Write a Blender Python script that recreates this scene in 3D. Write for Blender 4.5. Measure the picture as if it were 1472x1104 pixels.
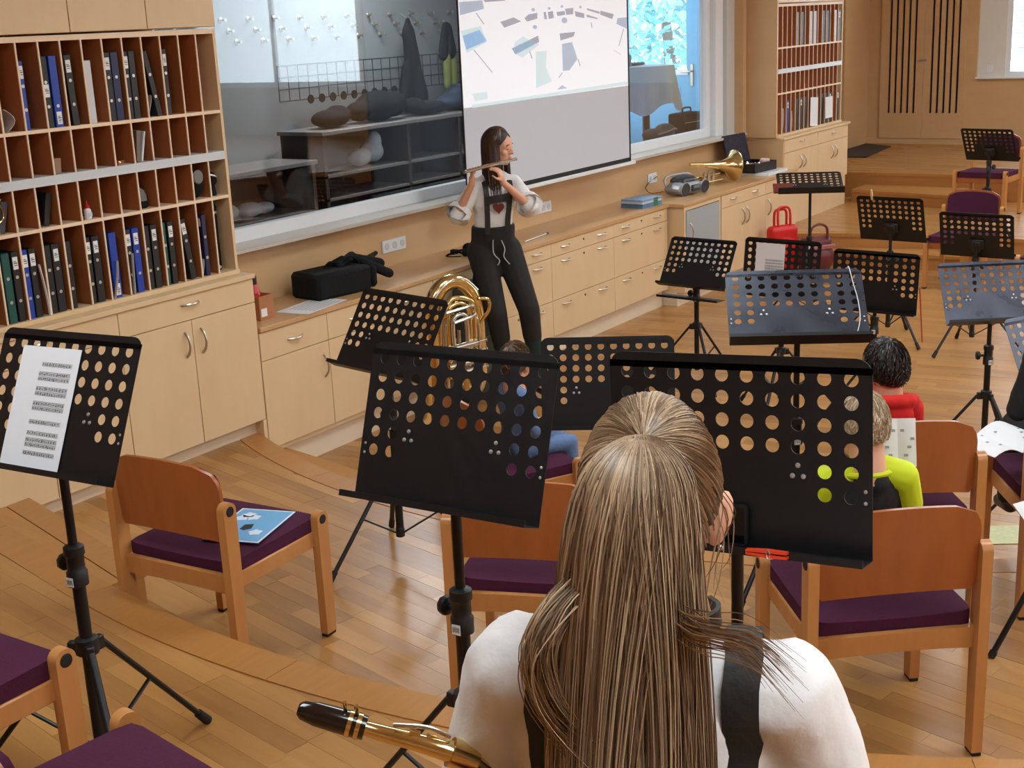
import bpy, bmesh, math, random
from mathutils import Vector, Matrix, Euler
R = math.radians
rnd = random.Random(7)
scene = bpy.context.scene
col = scene.collection
for o in list(bpy.data.objects): bpy.data.objects.remove(o)

# ------------------------------------------------------------------ camera, sky, exposure
CAM = Vector((0.0, 0.0, 2.42))
def camera_axes(yaw, pitch, roll):
    fw0 = Vector((math.sin(yaw), math.cos(yaw), 0)); rt0 = Vector((math.cos(yaw), -math.sin(yaw), 0)); up0 = Vector((0, 0, 1))
    fw = fw0 * math.cos(pitch) - up0 * math.sin(pitch); up = up0 * math.cos(pitch) + fw0 * math.sin(pitch)
    return rt0 * math.cos(roll) + up * math.sin(roll), up * math.cos(roll) - rt0 * math.sin(roll), fw
RT, UP, FW = camera_axes(0.9801648, 0.26959227, -0.04488844)
cam = bpy.data.cameras.new('camera'); camo = bpy.data.objects.new('camera', cam); col.objects.link(camo)
mw = Matrix.Identity(4)
for i in range(3): mw[i][0] = RT[i]; mw[i][1] = UP[i]; mw[i][2] = -FW[i]; mw[i][3] = CAM[i]
camo.matrix_world = mw
cam.sensor_fit = 'HORIZONTAL'; cam.sensor_width = 36; cam.lens = 36 * 1905.56 / 1472; cam.clip_start = .05; cam.clip_end = 200
scene.camera = camo

w = bpy.data.worlds.new('sky'); scene.world = w; w.use_nodes = True
bg = w.node_tree.nodes['Background']; bg.inputs[0].default_value = (.80, .92, 1.0, 1); bg.inputs[1].default_value = 4.2

scene.view_settings.view_transform = 'Standard'; scene.view_settings.look = 'None'
scene.view_settings.gamma = 1; scene.view_settings.use_curve_mapping = False
scene.view_settings.exposure = 1.0
LAMP = 4.9           # brightness of the ceiling light diffusers

# ------------------------------------------------------------------ materials
def c(r, g, b):
    f = lambda v: (v / 255 / 12.92) if v / 255 <= .04045 else ((v / 255 + .055) / 1.055) ** 2.4
    return (f(r), f(g), f(b), 1)
MATS = {}
def base(name):
    m = bpy.data.materials.new(name); m.use_nodes = True
    nt = m.node_tree; return m, nt, nt.nodes['Principled BSDF']
def pmat(name, colr, rough=.5, metal=0., var=0., scale=8., bump=0., spec=.5, emit=0, coat=0., stretch=(1, 1, 1), rvar=0.):
    if name in MATS: return MATS[name]
    m, nt, b = base(name)
    b.inputs['Base Color'].default_value = colr; b.inputs['Roughness'].default_value = rough
    b.inputs['Metallic'].default_value = metal; b.inputs['Specular IOR Level'].default_value = spec
    b.inputs['Coat Weight'].default_value = coat; b.inputs['Coat Roughness'].default_value = .15
    if emit:
        b.inputs['Emission Color'].default_value = colr; b.inputs['Emission Strength'].default_value = emit
    if var or bump or rvar:
        tc = nt.nodes.new('ShaderNodeTexCoord'); mp = nt.nodes.new('ShaderNodeMapping'); mp.inputs['Scale'].default_value = stretch
        nz = nt.nodes.new('ShaderNodeTexNoise'); nz.inputs['Scale'].default_value = scale; nz.inputs['Detail'].default_value = 5
        nt.links.new(tc.outputs['Object'], mp.inputs[0]); nt.links.new(mp.outputs[0], nz.inputs['Vector'])
        if var:
            mx = nt.nodes.new('ShaderNodeMix'); mx.data_type = 'RGBA'
            mx.inputs[6].default_value = tuple(min(1, x * (1 - var)) for x in colr[:3]) + (1,)
            mx.inputs[7].default_value = tuple(min(1, x * (1 + var)) for x in colr[:3]) + (1,)
            nt.links.new(nz.outputs['Fac'], mx.inputs[0]); nt.links.new(mx.outputs[2], b.inputs['Base Color'])
        if rvar:
            mr = nt.nodes.new('ShaderNodeMapRange'); mr.inputs[3].default_value = rough - rvar; mr.inputs[4].default_value = rough + rvar
            nt.links.new(nz.outputs['Fac'], mr.inputs[0]); nt.links.new(mr.outputs[0], b.inputs['Roughness'])
        if bump:
            bp = nt.nodes.new('ShaderNodeBump'); bp.inputs['Strength'].default_value = bump; bp.inputs['Distance'].default_value = .01
            nt.links.new(nz.outputs['Fac'], bp.inputs['Height']); nt.links.new(bp.outputs[0], b.inputs['Normal'])
    MATS[name] = m; return m
def wood(name, c1, c2, rough=.4, stretch=(1, 1, 12), scale=3., coat=.0, island=0., fine=.35):
    """two tones of a wood blended by a grain noise drawn out along the board, with per-board tint"""
    if name in MATS: return MATS[name]
    m, nt, b = base(name); N = nt.nodes.new; L = nt.links.new
    tc = N('ShaderNodeTexCoord'); mp = N('ShaderNodeMapping'); mp.inputs['Scale'].default_value = stretch
    nz = N('ShaderNodeTexNoise'); nz.inputs['Scale'].default_value = scale; nz.inputs['Detail'].default_value = 6; nz.inputs['Roughness'].default_value = .6
    L(tc.outputs['Object'], mp.inputs[0])
    if island:
        oi = N('ShaderNodeObjectInfo'); ge = N('ShaderNodeNewGeometry'); ad = N('ShaderNodeMath'); ad.operation = 'ADD'
        L(oi.outputs['Random'], ad.inputs[0]); L(ge.outputs['Random Per Island'], ad.inputs[1])
        fr = N('ShaderNodeMath'); fr.operation = 'FRACT'; L(ad.outputs[0], fr.inputs[0])
        sc = N('ShaderNodeMath'); sc.operation = 'MULTIPLY'; sc.inputs[1].default_value = 37; L(fr.outputs[0], sc.inputs[0])
        va = N('ShaderNodeVectorMath'); va.operation = 'ADD'; L(mp.outputs[0], va.inputs[0]); L(sc.outputs[0], va.inputs[1]); L(va.outputs[0], nz.inputs['Vector'])
    else: L(mp.outputs[0], nz.inputs['Vector'])
    mx = N('ShaderNodeMix'); mx.data_type = 'RGBA'; mx.inputs[6].default_value = c1; mx.inputs[7].default_value = c2
    mr = N('ShaderNodeMapRange'); mr.inputs[1].default_value = .5 - fine; mr.inputs[2].default_value = .5 + fine
    L(nz.outputs['Fac'], mr.inputs[0])
    if island:
        m2 = N('ShaderNodeMath'); m2.operation = 'MULTIPLY_ADD'; m2.inputs[1].default_value = island; L(fr.outputs[0], m2.inputs[0])
        m3 = N('ShaderNodeMath'); m3.operation = 'MULTIPLY'; m3.inputs[1].default_value = 1 - island; L(mr.outputs[0], m3.inputs[0]); L(m3.outputs[0], m2.inputs[2]); L(m2.outputs[0], mx.inputs[0])
    else: L(mr.outputs[0], mx.inputs[0])
    L(mx.outputs[2], b.inputs['Base Color']); b.inputs['Roughness'].default_value = rough
    b.inputs['Coat Weight'].default_value = coat; b.inputs['Coat Roughness'].default_value = .2
    MATS[name] = m; return m
def glassmat(name, tint=(1, 1, 1, 1), refl=.08, rough=.0):
    if name in MATS: return MATS[name]
    m = bpy.data.materials.new(name); m.use_nodes = True; nt = m.node_tree; nt.nodes.clear(); N = nt.nodes.new
    out = N('ShaderNodeOutputMaterial'); tr = N('ShaderNodeBsdfTransparent'); tr.inputs[0].default_value = tint
    gl = N('ShaderNodeBsdfGlossy'); gl.inputs['Roughness'].default_value = rough
    lw = N('ShaderNodeLayerWeight'); lw.inputs[0].default_value = .5
    pw = N('ShaderNodeMath'); pw.operation = 'POWER'; pw.inputs[1].default_value = 3.2; nt.links.new(lw.outputs['Facing'], pw.inputs[0])
    ad = N('ShaderNodeMath'); ad.operation = 'MULTIPLY_ADD'; ad.inputs[1].default_value = .8; ad.inputs[2].default_value = refl; nt.links.new(pw.outputs[0], ad.inputs[0])
    mx = N('ShaderNodeMixShader'); nt.links.new(ad.outputs[0], mx.inputs[0]); nt.links.new(tr.outputs[0], mx.inputs[1]); nt.links.new(gl.outputs[0], mx.inputs[2]); nt.links.new(mx.outputs[0], out.inputs[0])
    MATS[name] = m; return m
def hairmat(name, dark, light, rough=.42):
    if name in MATS: return MATS[name]
    m, nt, b = base(name); N = nt.nodes.new; L = nt.links.new
    ge = N('ShaderNodeNewGeometry'); cr = N('ShaderNodeValToRGB'); cr.color_ramp.elements[0].color = dark; cr.color_ramp.elements[1].color = light
    e = cr.color_ramp.elements.new(.6); e.color = tuple(dark[i] * .55 + light[i] * .45 for i in range(3)) + (1,)
    L(ge.outputs['Random Per Island'], cr.inputs[0]); L(cr.outputs[0], b.inputs['Base Color'])
    b.inputs['Roughness'].default_value = rough; b.inputs['Specular IOR Level'].default_value = .5
    MATS[name] = m; return m
maple = wood('maple', c(228, 198, 156), c(216, 184, 140), .42, (2, 2, .6), 3, fine=.4)
maple_wall = wood('maple panelling', c(213, 174, 128), c(198, 158, 112), .42, (.6, .6, 3), 2, fine=.4)
maple_edge = pmat('maple edge', c(238, 210, 178), .5, var=.06)
divider_m = wood('brown board', c(178, 106, 60), c(154, 86, 44), .5, (2, 2, .5), 3)
beech = wood('stained beech', c(176, 102, 52), c(150, 82, 38), .32, (4, 4, .8), 4, coat=.25)
beech_light = wood('beech', c(204, 144, 84), c(182, 118, 62), .34, (4, 4, .8), 4, coat=.2)
oak = wood('oak strip parquet', c(134, 88, 42), c(202, 150, 86), .34, (9, 1.0, 1), 2.2, coat=.12, island=.5)
oak_nose = wood('oak nosing', c(190, 134, 72), c(164, 110, 54), .36, (2, 14, 1), 3, coat=.12, island=.3)
oak_slab = wood('oak slab', c(172, 120, 64), c(192, 140, 78), .4, (10, 1, 1), 2)
oak_riser = wood('oak riser', c(188, 130, 70), c(168, 112, 56), .42, (1, 1, 8), 2)
plum = pmat('plum upholstery', c(74, 30, 54), .9, var=.18, scale=160, bump=.15, spec=.2)
blackm = pmat('black powder coat', c(19, 19, 21), .40, var=.25, scale=30, bump=.04, spec=.4, rvar=.08)
blackp = pmat('black plastic', c(20, 20, 22), .45)
rubber = pmat('black rubber', c(18, 17, 17), .7)
rivet_m = pmat('steel rivet', c(200, 200, 200), .35, .8)
steel = pmat('brushed steel', c(190, 180, 165), .3, .9)
white = pmat('white lacquer', c(232, 235, 238), .35)
plaster = pmat('white plaster', c(226, 222, 214), .8, var=.03, scale=20)
paper_m = pmat('white paper', c(228, 228, 230), .7, var=.02)
ink = pmat('black ink', c(40, 40, 44), .7)
brass = pmat('brass', c(226, 202, 146), .16, 1., var=.08, scale=4)
silver = pmat('silver plate', c(214, 212, 208), .2, 1.)
black_cloth = pmat('black cloth', c(24, 24, 26), .85, var=.3, scale=60, bump=.3, spec=.2)
skin = pmat('skin', c(226, 168, 138), .5, var=.05, scale=14)
shirt_w = pmat('white shirt cotton', c(232, 230, 228), .75, var=.03, scale=30, bump=.25)

# ------------------------------------------------------------------ mesh helpers
def frame(z, up=Vector((0, 0, 1))):
    z = Vector(z).normalized()
    if abs(z.dot(up)) > .98: up = Vector((1, 0, 0))
    x = up.cross(z).normalized(); y = z.cross(x); return x, y, z
class MB:
    def __init__(s): s.v = []; s.f = []
    def add(s, vs, fs, m=None):
        n = len(s.v); s.v += [(m @ Vector(p)) if m else Vector(p) for p in vs]; s.f += [tuple(i + n for i in q) for q in fs]; return s
    def box(s, x0, x1, y0, y1, z0, z1, m=None):
        return s.add([(x, y, z) for x in (x0, x1) for y in (y0, y1) for z in (z0, z1)], [(0, 1, 3, 2), (4, 6, 7, 5), (0, 4, 5, 1), (2, 3, 7, 6), (0, 2, 6, 4), (1, 5, 7, 3)], m)
    def rbox(s, x0, x1, y0, y1, z0, z1, b=.004, m=None):
        lo = (x0, y0, z0); hi = (x1, y1, z1); vs = []; ix = {}
        for cx in (0, 1):
            for cy in (0, 1):
                for cz in (0, 1):
                    cc = (cx, cy, cz)
                    for a in range(3):
                        p = [(hi if cc[k] else lo)[k] for k in range(3)]
                        for k in range(3):
                            if k != a: p[k] += -b if cc[k] else b
                        ix[cc + (a,)] = len(vs); vs.append(p)
        fs = []
        for a in range(3):
            o1, o2 = [k for k in range(3) if k != a]
            for sgn in (0, 1):
                q = []
                for e, g in ((0, 0), (1, 0), (1, 1), (0, 1)):
                    cc = [0, 0, 0]; cc[a] = sgn; cc[o1] = e; cc[o2] = g; q.append(ix[tuple(cc) + (a,)])
                fs.append(tuple(q))
            for e in (0, 1):
                for g in (0, 1):
                    A = [0, 0, 0]; A[o1] = e; A[o2] = g; B = list(A); B[a] = 1; A = tuple(A); B = tuple(B)
                    fs.append((ix[A + (o1,)], ix[B + (o1,)], ix[B + (o2,)], ix[A + (o2,)]))
        for cx in (0, 1):
            for cy in (0, 1):
                for cz in (0, 1): fs.append(tuple(ix[(cx, cy, cz, a)] for a in range(3)))
        return s.add(vs, fs, m)
    def tube(s, pts, r, n=8, closed=False, caps=True, m=None, flat=1.):
        pts = [Vector(p) for p in pts]; k = len(pts); rr = r if isinstance(r, (list, tuple)) else [r] * k
        vs = []; px = None
        for i, p in enumerate(pts):
            a = pts[(i - 1) % k] if (closed or i) else p; b = pts[(i + 1) % k] if (closed or i < k - 1) else p
            t = (b - a).normalized()
            if px is None: x, y, _ = frame(t)
            else:
                x = (px - t * px.dot(t))
                x = x.normalized() if x.length > 1e-6 else frame(t)[0]
                y = t.cross(x)
            px = x
            for j in range(n):
                an = 2 * math.pi * j / n; vs.append(p + x * (rr[i] * math.cos(an)) + y * (rr[i] * flat * math.sin(an)))
        fs = []
        for i in range(k if closed else k - 1):
            for j in range(n):
                a = i * n + j; b = i * n + (j + 1) % n; d = ((i + 1) % k) * n; fs.append((a, b, d + (j + 1) % n, d + j))
        if caps and not closed: fs += [tuple(range(n))[::-1], tuple(range((k - 1) * n, k * n))]
        return s.add(vs, fs, m)
    def cyl(s, p0, p1, r0, r1=None, n=12, m=None): return s.tube([p0, p1], [r0, r0 if r1 is None else r1], n, m=m)
    def lathe(s, prof, n=16, m=None):
        vs = []; k = len(prof)
        for r, z in prof:
            for j in range(n): an = 2 * math.pi * j / n; vs.append((r * math.cos(an), r * math.sin(an), z))
        fs = [(i * n + j, i * n + (j + 1) % n, (i + 1) * n + (j + 1) % n, (i + 1) * n + j) for i in range(k - 1) for j in range(n)]
        if prof[0][0] > 1e-5: fs.append(tuple(range(n))[::-1])
        if prof[-1][0] > 1e-5: fs.append(tuple(range((k - 1) * n, k * n)))
        return s.add(vs, fs, m)
    def ell(s, cpos, rad, rot=None, nu=14, nv=9):
        prof = [(math.sin(math.pi * i / nv), -math.cos(math.pi * i / nv)) for i in range(nv + 1)]
        prof = [(max(r, 1e-4), z) for r, z in prof]
        m = Matrix.Translation(Vector(cpos)) @ (rot.to_4x4() if rot else Matrix.Identity(4)) @ Matrix.Diagonal((rad[0], rad[1], rad[2], 1))
        return s.lathe(prof, nu, m)
    def cap(s, p0, r0, p1, r1, n=12):
        p0 = Vector(p0); p1 = Vector(p1); d = p1 - p0; L = d.length
        x, y, z = frame(d); m = Matrix.Identity(4)
        for i in range(3): m[i][0] = x[i]; m[i][1] = y[i]; m[i][2] = z[i]; m[i][3] = p0[i]
        pr = [(max(1e-4, r0 * math.sin(a * math.pi / 8)), -r0 * math.cos(a * math.pi / 8)) for a in range(5)]
        pr += [(max(1e-4, r1 * math.cos(a * math.pi / 8)), L + r1 * math.sin(a * math.pi / 8)) for a in range(5)]
        return s.lathe(pr, n, m)
    def prism(s, poly, z0, z1, m=None):
        n = len(poly); vs = [(x, y, z0) for x, y in poly] + [(x, y, z1) for x, y in poly]
        fs = [tuple(range(n))[::-1], tuple(range(n, 2 * n))] + [(i, (i + 1) % n, n + (i + 1) % n, n + i) for i in range(n)]
        return s.add(vs, fs, m)
    def data(s, name, mat, smooth=True, angle=.7):
        me = bpy.data.meshes.new(name); me.from_pydata([tuple(p) for p in s.v], [], s.f)
        bm = bmesh.new(); bm.from_mesh(me); bmesh.ops.recalc_face_normals(bm, faces=bm.faces); bm.to_mesh(me); bm.free()
        if mat: me.materials.append(mat)
        if smooth: me.shade_smooth(); me.set_sharp_from_angle(angle=angle)
        return me
    def build(s, name, mat, parent=None, smooth=True, angle=.7):
        return link(name, s.data(name, mat, smooth, angle), parent)
def link(name, me, parent=None, loc=None, rot=None):
    o = bpy.data.objects.new(name, me); col.objects.link(o); o.parent = parent
    if loc is not None: o.location = loc
    if rot is not None: o.rotation_euler = rot
    return o
def tag(o, label=None, cat=None, group=None, kind=None):
    if label: o['label'] = label
    if cat: o['category'] = cat
    if group: o['group'] = group
    if kind: o['kind'] = kind
    return o
def thing(name, label, cat, loc=(0, 0, 0), rz=0., group=None):
    o = link(name, None, None, loc, (0, 0, rz)); o.empty_display_size = .1
    return tag(o, label, cat, group)
def struct(o): o['kind'] = 'structure'; return o
def rt(axis, a): return Matrix.Rotation(a, 4, axis)
def T(*p): return Matrix.Translation(Vector(p))
def rrect(w, h, r, n=5, cx=0, cy=0):
    pts = []
    for sx, sy, a0 in ((1, 1, 0), (-1, 1, 90), (-1, -1, 180), (1, -1, 270)):
        for i in range(n + 1):
            a = R(a0 + 90 * i / n); pts.append((cx + sx * (w / 2 - r) + r * math.cos(a), cy + sy * (h / 2 - r) + r * math.sin(a)))
    return pts
def spline(pts, n):
    """Catmull-Rom through the points, n samples per span"""
    P = [Vector(p) for p in pts]; out = []
    for i in range(len(P) - 1):
        a = P[max(i - 1, 0)]; b = P[i]; d = P[i + 1]; e = P[min(i + 2, len(P) - 1)]
        for k in range(n):
            t = k / n; out.append(.5 * (2 * b + (d - a) * t + (2 * a - 5 * b + 4 * d - e) * t * t + (3 * b - a - 3 * d + e) * t ** 3))
    return out + [P[-1]]
def soft(mb, name, mat, parent=None, voxel=.012, it=4, fac=.5, post=None, fold=0.):
    """one continuous skin over overlapping volumes: voxel remesh and smoothing"""
    me = mb.data(name + '_tmp', None, False); o = bpy.data.objects.new('tmp', me); col.objects.link(o)
    rm = o.modifiers.new('r', 'REMESH'); rm.mode = 'VOXEL'; rm.voxel_size = voxel
    sm = o.modifiers.new('s', 'SMOOTH'); sm.factor = fac; sm.iterations = it
    dg = bpy.context.evaluated_depsgraph_get(); ev = o.evaluated_get(dg)
    m2 = bpy.data.meshes.new_from_object(ev, depsgraph=dg); m2.name = name
    bpy.data.objects.remove(o); bpy.data.meshes.remove(me)
    if post:
        for v in m2.vertices: v.co = post(v.co)
    if fold:    # cloth folds pushed out along the normals
        from mathutils import noise
        ns = [v.normal.copy() for v in m2.vertices]
        for v, n in zip(m2.vertices, ns):
            p = v.co; a = noise.noise(Vector((p.x * 9 + p.z * 5, p.y * 9, p.z * 6))); b = noise.noise(Vector((p.x * 20 - p.z * 12, p.y * 20, p.z * 13 + 4)))
            v.co = p + n * fold * ((1 - abs(a) * 2.4) * .8 + (1 - abs(b) * 2.2) * .35 - .5)
    m2.materials.clear(); m2.materials.append(mat); m2.shade_smooth()
    return link(name, m2, parent)
ORD = ['first', 'second', 'third', 'fourth', 'fifth', 'sixth', 'seventh', 'eighth', 'ninth', 'tenth', 'eleventh', 'twelfth', 'thirteenth', 'fourteenth', 'fifteenth']
# ------------------------------------------------------------------ the room
T0, T1, T2 = 0.0, .28, .56
XW, YB, XL, ZC = 17.9, -8.0, -3.0, 3.5        # far wall, back wall, left wall, ceiling
WALL = 5.47
CA = (8.514, 3.132); RA = 4.0                 # rim of the middle tier
CLC, RC = (7.03, 2.6), 4.37                   # rim of the upper tier: two arcs joined
CRC = (10.41, 2.6)
AT = R(13.2)                                  # above this angle the left rim runs straight to the wall
def rimA(n=72, r=RA):
    a0 = math.asin((5.6 - CA[1]) / r); out = []
    for i in range(n + 1):
        a = math.pi - a0 + (math.pi + 2 * a0) * i / n; out.append((CA[0] + r * math.cos(a), CA[1] + r * math.sin(a)))
    return out
def lineC(y, off=0.):
    r = RC + off; return CLC[0] - r * math.cos(AT) + (y - CLC[1] - r * math.sin(AT)) * math.tan(AT)
def rimC(n=40, off=0.):
    r = RC + off; out = [(lineC(5.6, off), 5.6)]
    for i in range(n + 1):
        a = math.pi - AT + (AT + math.pi / 2) * i / n; out.append((CLC[0] + r * math.cos(a), CLC[1] + r * math.sin(a)))
    for i in range(n + 1):
        a = 1.5 * math.pi + (math.pi / 2) * i / n; out.append((CRC[0] + r * math.cos(a), CRC[1] + r * math.sin(a)))
    return out + [(CRC[0] + r, 5.6)]
def sdA(p, r): # outside the rim is positive
    d = Vector((p[0] - CA[0], p[1] - CA[1])); return d.length - r, d.normalized()
def sdC(p, r):
    if p[0] < CLC[0]:
        d = Vector((p[0] - CLC[0], p[1] - CLC[1])); n = Vector((-math.cos(AT), math.sin(AT)))
        if d.y > 0 and math.atan2(d.y, -d.x) > AT: return d.dot(n) - r, n
    elif p[0] > CRC[0]:
        d = Vector((p[0] - CRC[0], p[1] - CRC[1]))
        if d.y > 0: return d.x - r, Vector((1, 0))
    else: d = Vector((0, p[1] - CLC[1]))
    return d.length - r, d.normalized()
def slab(name, poly, z0, z1, mat):
    from mathutils.geometry import tessellate_polygon
    n = len(poly); mb = MB(); tri = tessellate_polygon([[Vector((x, y, 0)) for x, y in poly]])
    mb.add([(x, y, z1) for x, y in poly] + [(x, y, z0) for x, y in poly], [tuple(t) for t in tri] + [(i, (i + 1) % n, n + (i + 1) % n, n + i) for i in range(n)])
    return struct(mb.build(name, mat, None, False))
floor = struct(MB().box(XL, XW + 1, YB, 6.1, -.1, -.004).build('floor', oak_slab, None, False))
tier1 = slab('floor_middle_tier', [(XL, 5.6), (XL, YB), (XW, YB), (XW, 6.05), (14.3, 6.05), (14.3, 5.6)] + rimA()[::-1], -.02, T1 - .004, oak_riser)
tier2 = slab('floor_upper_tier', [(XL, 5.6), (XL, YB), (XW, YB), (XW, 6.05), (14.9, 6.05), (14.9, 5.6)] + rimC()[::-1], T1 - .02, T2 - .004, oak_riser)
def in_view(x, y, z, mx=.16):
    d = Vector((x, y, z)) - CAM; dz = d.dot(FW)
    if dz < .9: return False
    u = d.dot(RT) / dz * 1905.56 / 1472; v = d.dot(UP) / dz * 1905.56 / 1472
    return abs(u) < .5 + mx and abs(v) < .375 + mx
def clip(poly, p, n, keep):
    out = []
    for i in range(len(poly)):
        a = poly[i]; b = poly[(i + 1) % len(poly)]
        da = (a - p).dot(n) * keep; db = (b - p).dot(n) * keep
        if da >= 0: out.append(a)
        if da * db < 0: out.append(a + (b - a) * (da / (da - db)))
    return out
def parquet(parent, z, ang, region, limit, seed, wid=.074, skip=None, mx=.16):
    """oak strips laid lengthwise at angle ang; region = list of (sd function, radius, keep sign)"""
    rg = random.Random(seed); ux = Vector((math.cos(ang), math.sin(ang))); uy = Vector((-ux.y, ux.x)); pieces = []
    for row in range(-170, 230):
        s = -14 + rg.random() * .5
        while s < 22:
            ln = rg.choice((.42, .5, .58)); o = ux * s + uy * (row * wid); s += ln
            cen = o + ux * ln / 2 + uy * wid / 2
            if not (XL < cen.x < XW + .5 and -2 < cen.y < 5.45) or not in_view(cen.x, cen.y, z, mx): continue
            g = .0004
            poly = [o + ux * g + uy * g, o + ux * (ln - g) + uy * g, o + ux * (ln - g) + uy * (wid - g), o + ux * g + uy * (wid - g)]
            ok = True
            for fn, r, keep in region:
                ds = [fn(q, r)[0] * keep for q in poly]
                if max(ds) <= .004: ok = False; break
                if min(ds) < 0:
                    d, nn = fn(cen, r); pnt = cen - nn * d; poly = clip(poly, pnt, nn, keep)
                    if len(poly) < 3: ok = False; break
            if not ok or (skip and skip(cen)): continue
            pieces.append(((Vector((cen.x, cen.y, z)) - CAM).length, cen, poly))
    pieces.sort(key=lambda q: q[0]); mb = MB()
    for i, (d, cen, poly) in enumerate(pieces):
        dz = rg.uniform(-.0006, .0006); t = -ang - math.pi / 2; ca, sa = math.cos(t), math.sin(t)
        if i < limit:
            # strip in its own frame, length along local y
            loc = [((q - cen).x * ca - (q - cen).y * sa, (q - cen).x * sa + (q - cen).y * ca) for q in poly]
            MBp = MB().prism(loc, -.004, dz).data('plank', oak, False)
            link('plank', MBp, parent, (cen.x, cen.y, z), (0, 0, -t))
        else: mb.prism([(q.x, q.y) for q in poly], z - .004, z + dz)
    if mb.v: tag(mb.build('distant_planks', oak_far, parent, False), kind='stuff')
oak_far = wood('oak strips beyond', c(146, 98, 48), c(198, 146, 84), .34, (9, 1, 1), 2.2, coat=.12, island=.45)
GA = RA + .125; GC = RC + .135
def in_block(q): return False
parquet(floor, T0, R(-84), [(sdA, RA - .002, -1)], 300, 3, wid=.09)
parquet(tier1, T1, R(-103), [(sdA, GA, 1), (sdC, RC - .002, -1)], 300, 4)
parquet(tier2, T2, R(-101), [(sdC, GC, 1)], 260, 5)
def nosing(parent, cen, r0, r1, a0, a1, n, z):
    for i in range(n):
        b0 = a0 + (a1 - a0) * i / n; b1 = a0 + (a1 - a0) * (i + 1) / n - .0006; k = 8; poly = []
        for j in range(k + 1): a = b0 + (b1 - b0) * j / k; poly.append((cen[0] + r0 * math.cos(a), cen[1] + r0 * math.sin(a)))
        for j in range(k + 1): a = b1 + (b0 - b1) * j / k; poly.append((cen[0] + r1 * math.cos(a), cen[1] + r1 * math.sin(a)))
        MB().prism(poly, z - .035, z).build('nosing_board', oak_nose, parent, False)
nosing(tier1, CA, RA - .012, GA - .007, math.pi - R(34), math.pi + R(180 + 34), 14, T1)
nosing(tier2, CLC, RC - .012, GC - .007, math.pi - AT, math.pi + R(90), 8, T2)
nosing(tier2, CRC, RC - .012, GC - .007, math.pi * 1.5, math.pi * 2, 7, T2)
y0_ = CLC[1] + RC * math.sin(AT)
for ya, yb in ((y0_, 4.45), (4.452, 5.05)):
    MB().prism([(lineC(ya, -.012), ya), (lineC(yb, -.012), yb), (lineC(yb, .128), yb), (lineC(ya, .128), ya + (.03 if ya == y0_ else 0))], T2 - .035, T2).build('nosing_board', oak_nose, tier2, False)
for ya, yb in ((2.602, 3.8), (3.802, 4.95)): MB().box(CRC[0] + RC - .012, CRC[0] + RC + .128, ya, yb, T2 - .035, T2).build('nosing_board', oak_nose, tier2, False)
# half steps along the cabinets
def half_step(front, back, z0, z1, label):
    """front: edge points, back: points where it meets the tier; nosing board, tread and riser"""
    root = thing('half_step', label, 'step', (0, 0, 0)); n = len(front)
    mid = lambda d: [tuple(Vector(f).lerp(Vector(b), d / (Vector(b) - Vector(f)).length)) for f, b in zip(front, back)]
    MB().prism(mid(.012) + back[::-1], z0, z1 - .03).build('riser', oak_riser, root, False)
    MB().prism(list(front) + mid(.12)[::-1], z1 - .03, z1).build('nosing_board', oak_nose, root, False)
    MB().prism(mid(.126) + back[::-1], z1 - .03, z1).build('tread', oak_slab, root, False)
def on_rim(cen, r, y, sgn): return (cen[0] + sgn * math.sqrt(r * r - (y - cen[1]) ** 2), y)
fr = [(3.485, 4.995), (3.36, 4.55), (3.245, 4.15), (3.165, 3.87)]; half_step(fr, [(lineC(y), y) for x, y in fr], T1, .42, 'oak half step beside cabinets below the upper tier')
fr = [(5.20, 5.055), (5.175, 4.90), (5.12, 4.62), (5.03, 4.25)]; half_step(fr, [on_rim(CA, RA, y, -1) for x, y in fr], T0, .14, 'oak half step beside cabinets below the middle tier')
fr = [(14.35, 4.98), (14.24, 4.4), (14.12, 3.75)]; half_step(fr, [(CRC[0] + RC, y) for x, y in fr], T1, .42, 'oak half step below upper tier by slatted doors')
fr = [(12.02, 4.82), (12.10, 4.2), (12.16, 3.6), (12.2, 3.2)]; half_step(fr, [on_rim(CA, RA, y, 1) for x, y in fr], T0, .14, 'oak half step below middle tier by slatted doors')

ceil = struct(MB().box(XL, XW + .2, YB, 6.12, ZC, ZC + .1).build('ceiling', pmat('ceiling white', c(228, 226, 220), .9), None, False))
# front wall: panel below the windows, wall above
wf = struct(MB().box(XL, 12.44, WALL, WALL + .16, -.1, 1.20).box(XL, 4.95, WALL, WALL + .16, 1.20, ZC).box(XL, 12.44, WALL, WALL + .16, 3.05, ZC).build('wall_front', maple_wall, None, False))
struct(MB().box(12.42, 14.4, WALL - .05, WALL + .12, -.1, ZC).build('wall_front_cabinet_niche', maple_wall, None, False))
wfe = struct(MB().box(14.4, XW + .2, 6.02, 6.12, -.1, ZC).box(14.3, 14.4, WALL - .05, 6.12, -.1, ZC).build('wall_front_end', maple_wall, None, False))
MB().rbox(16.9, 17.06, 5.99, 6.02, T2, ZC, .004).build('pilaster', maple_wall, wfe)
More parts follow.
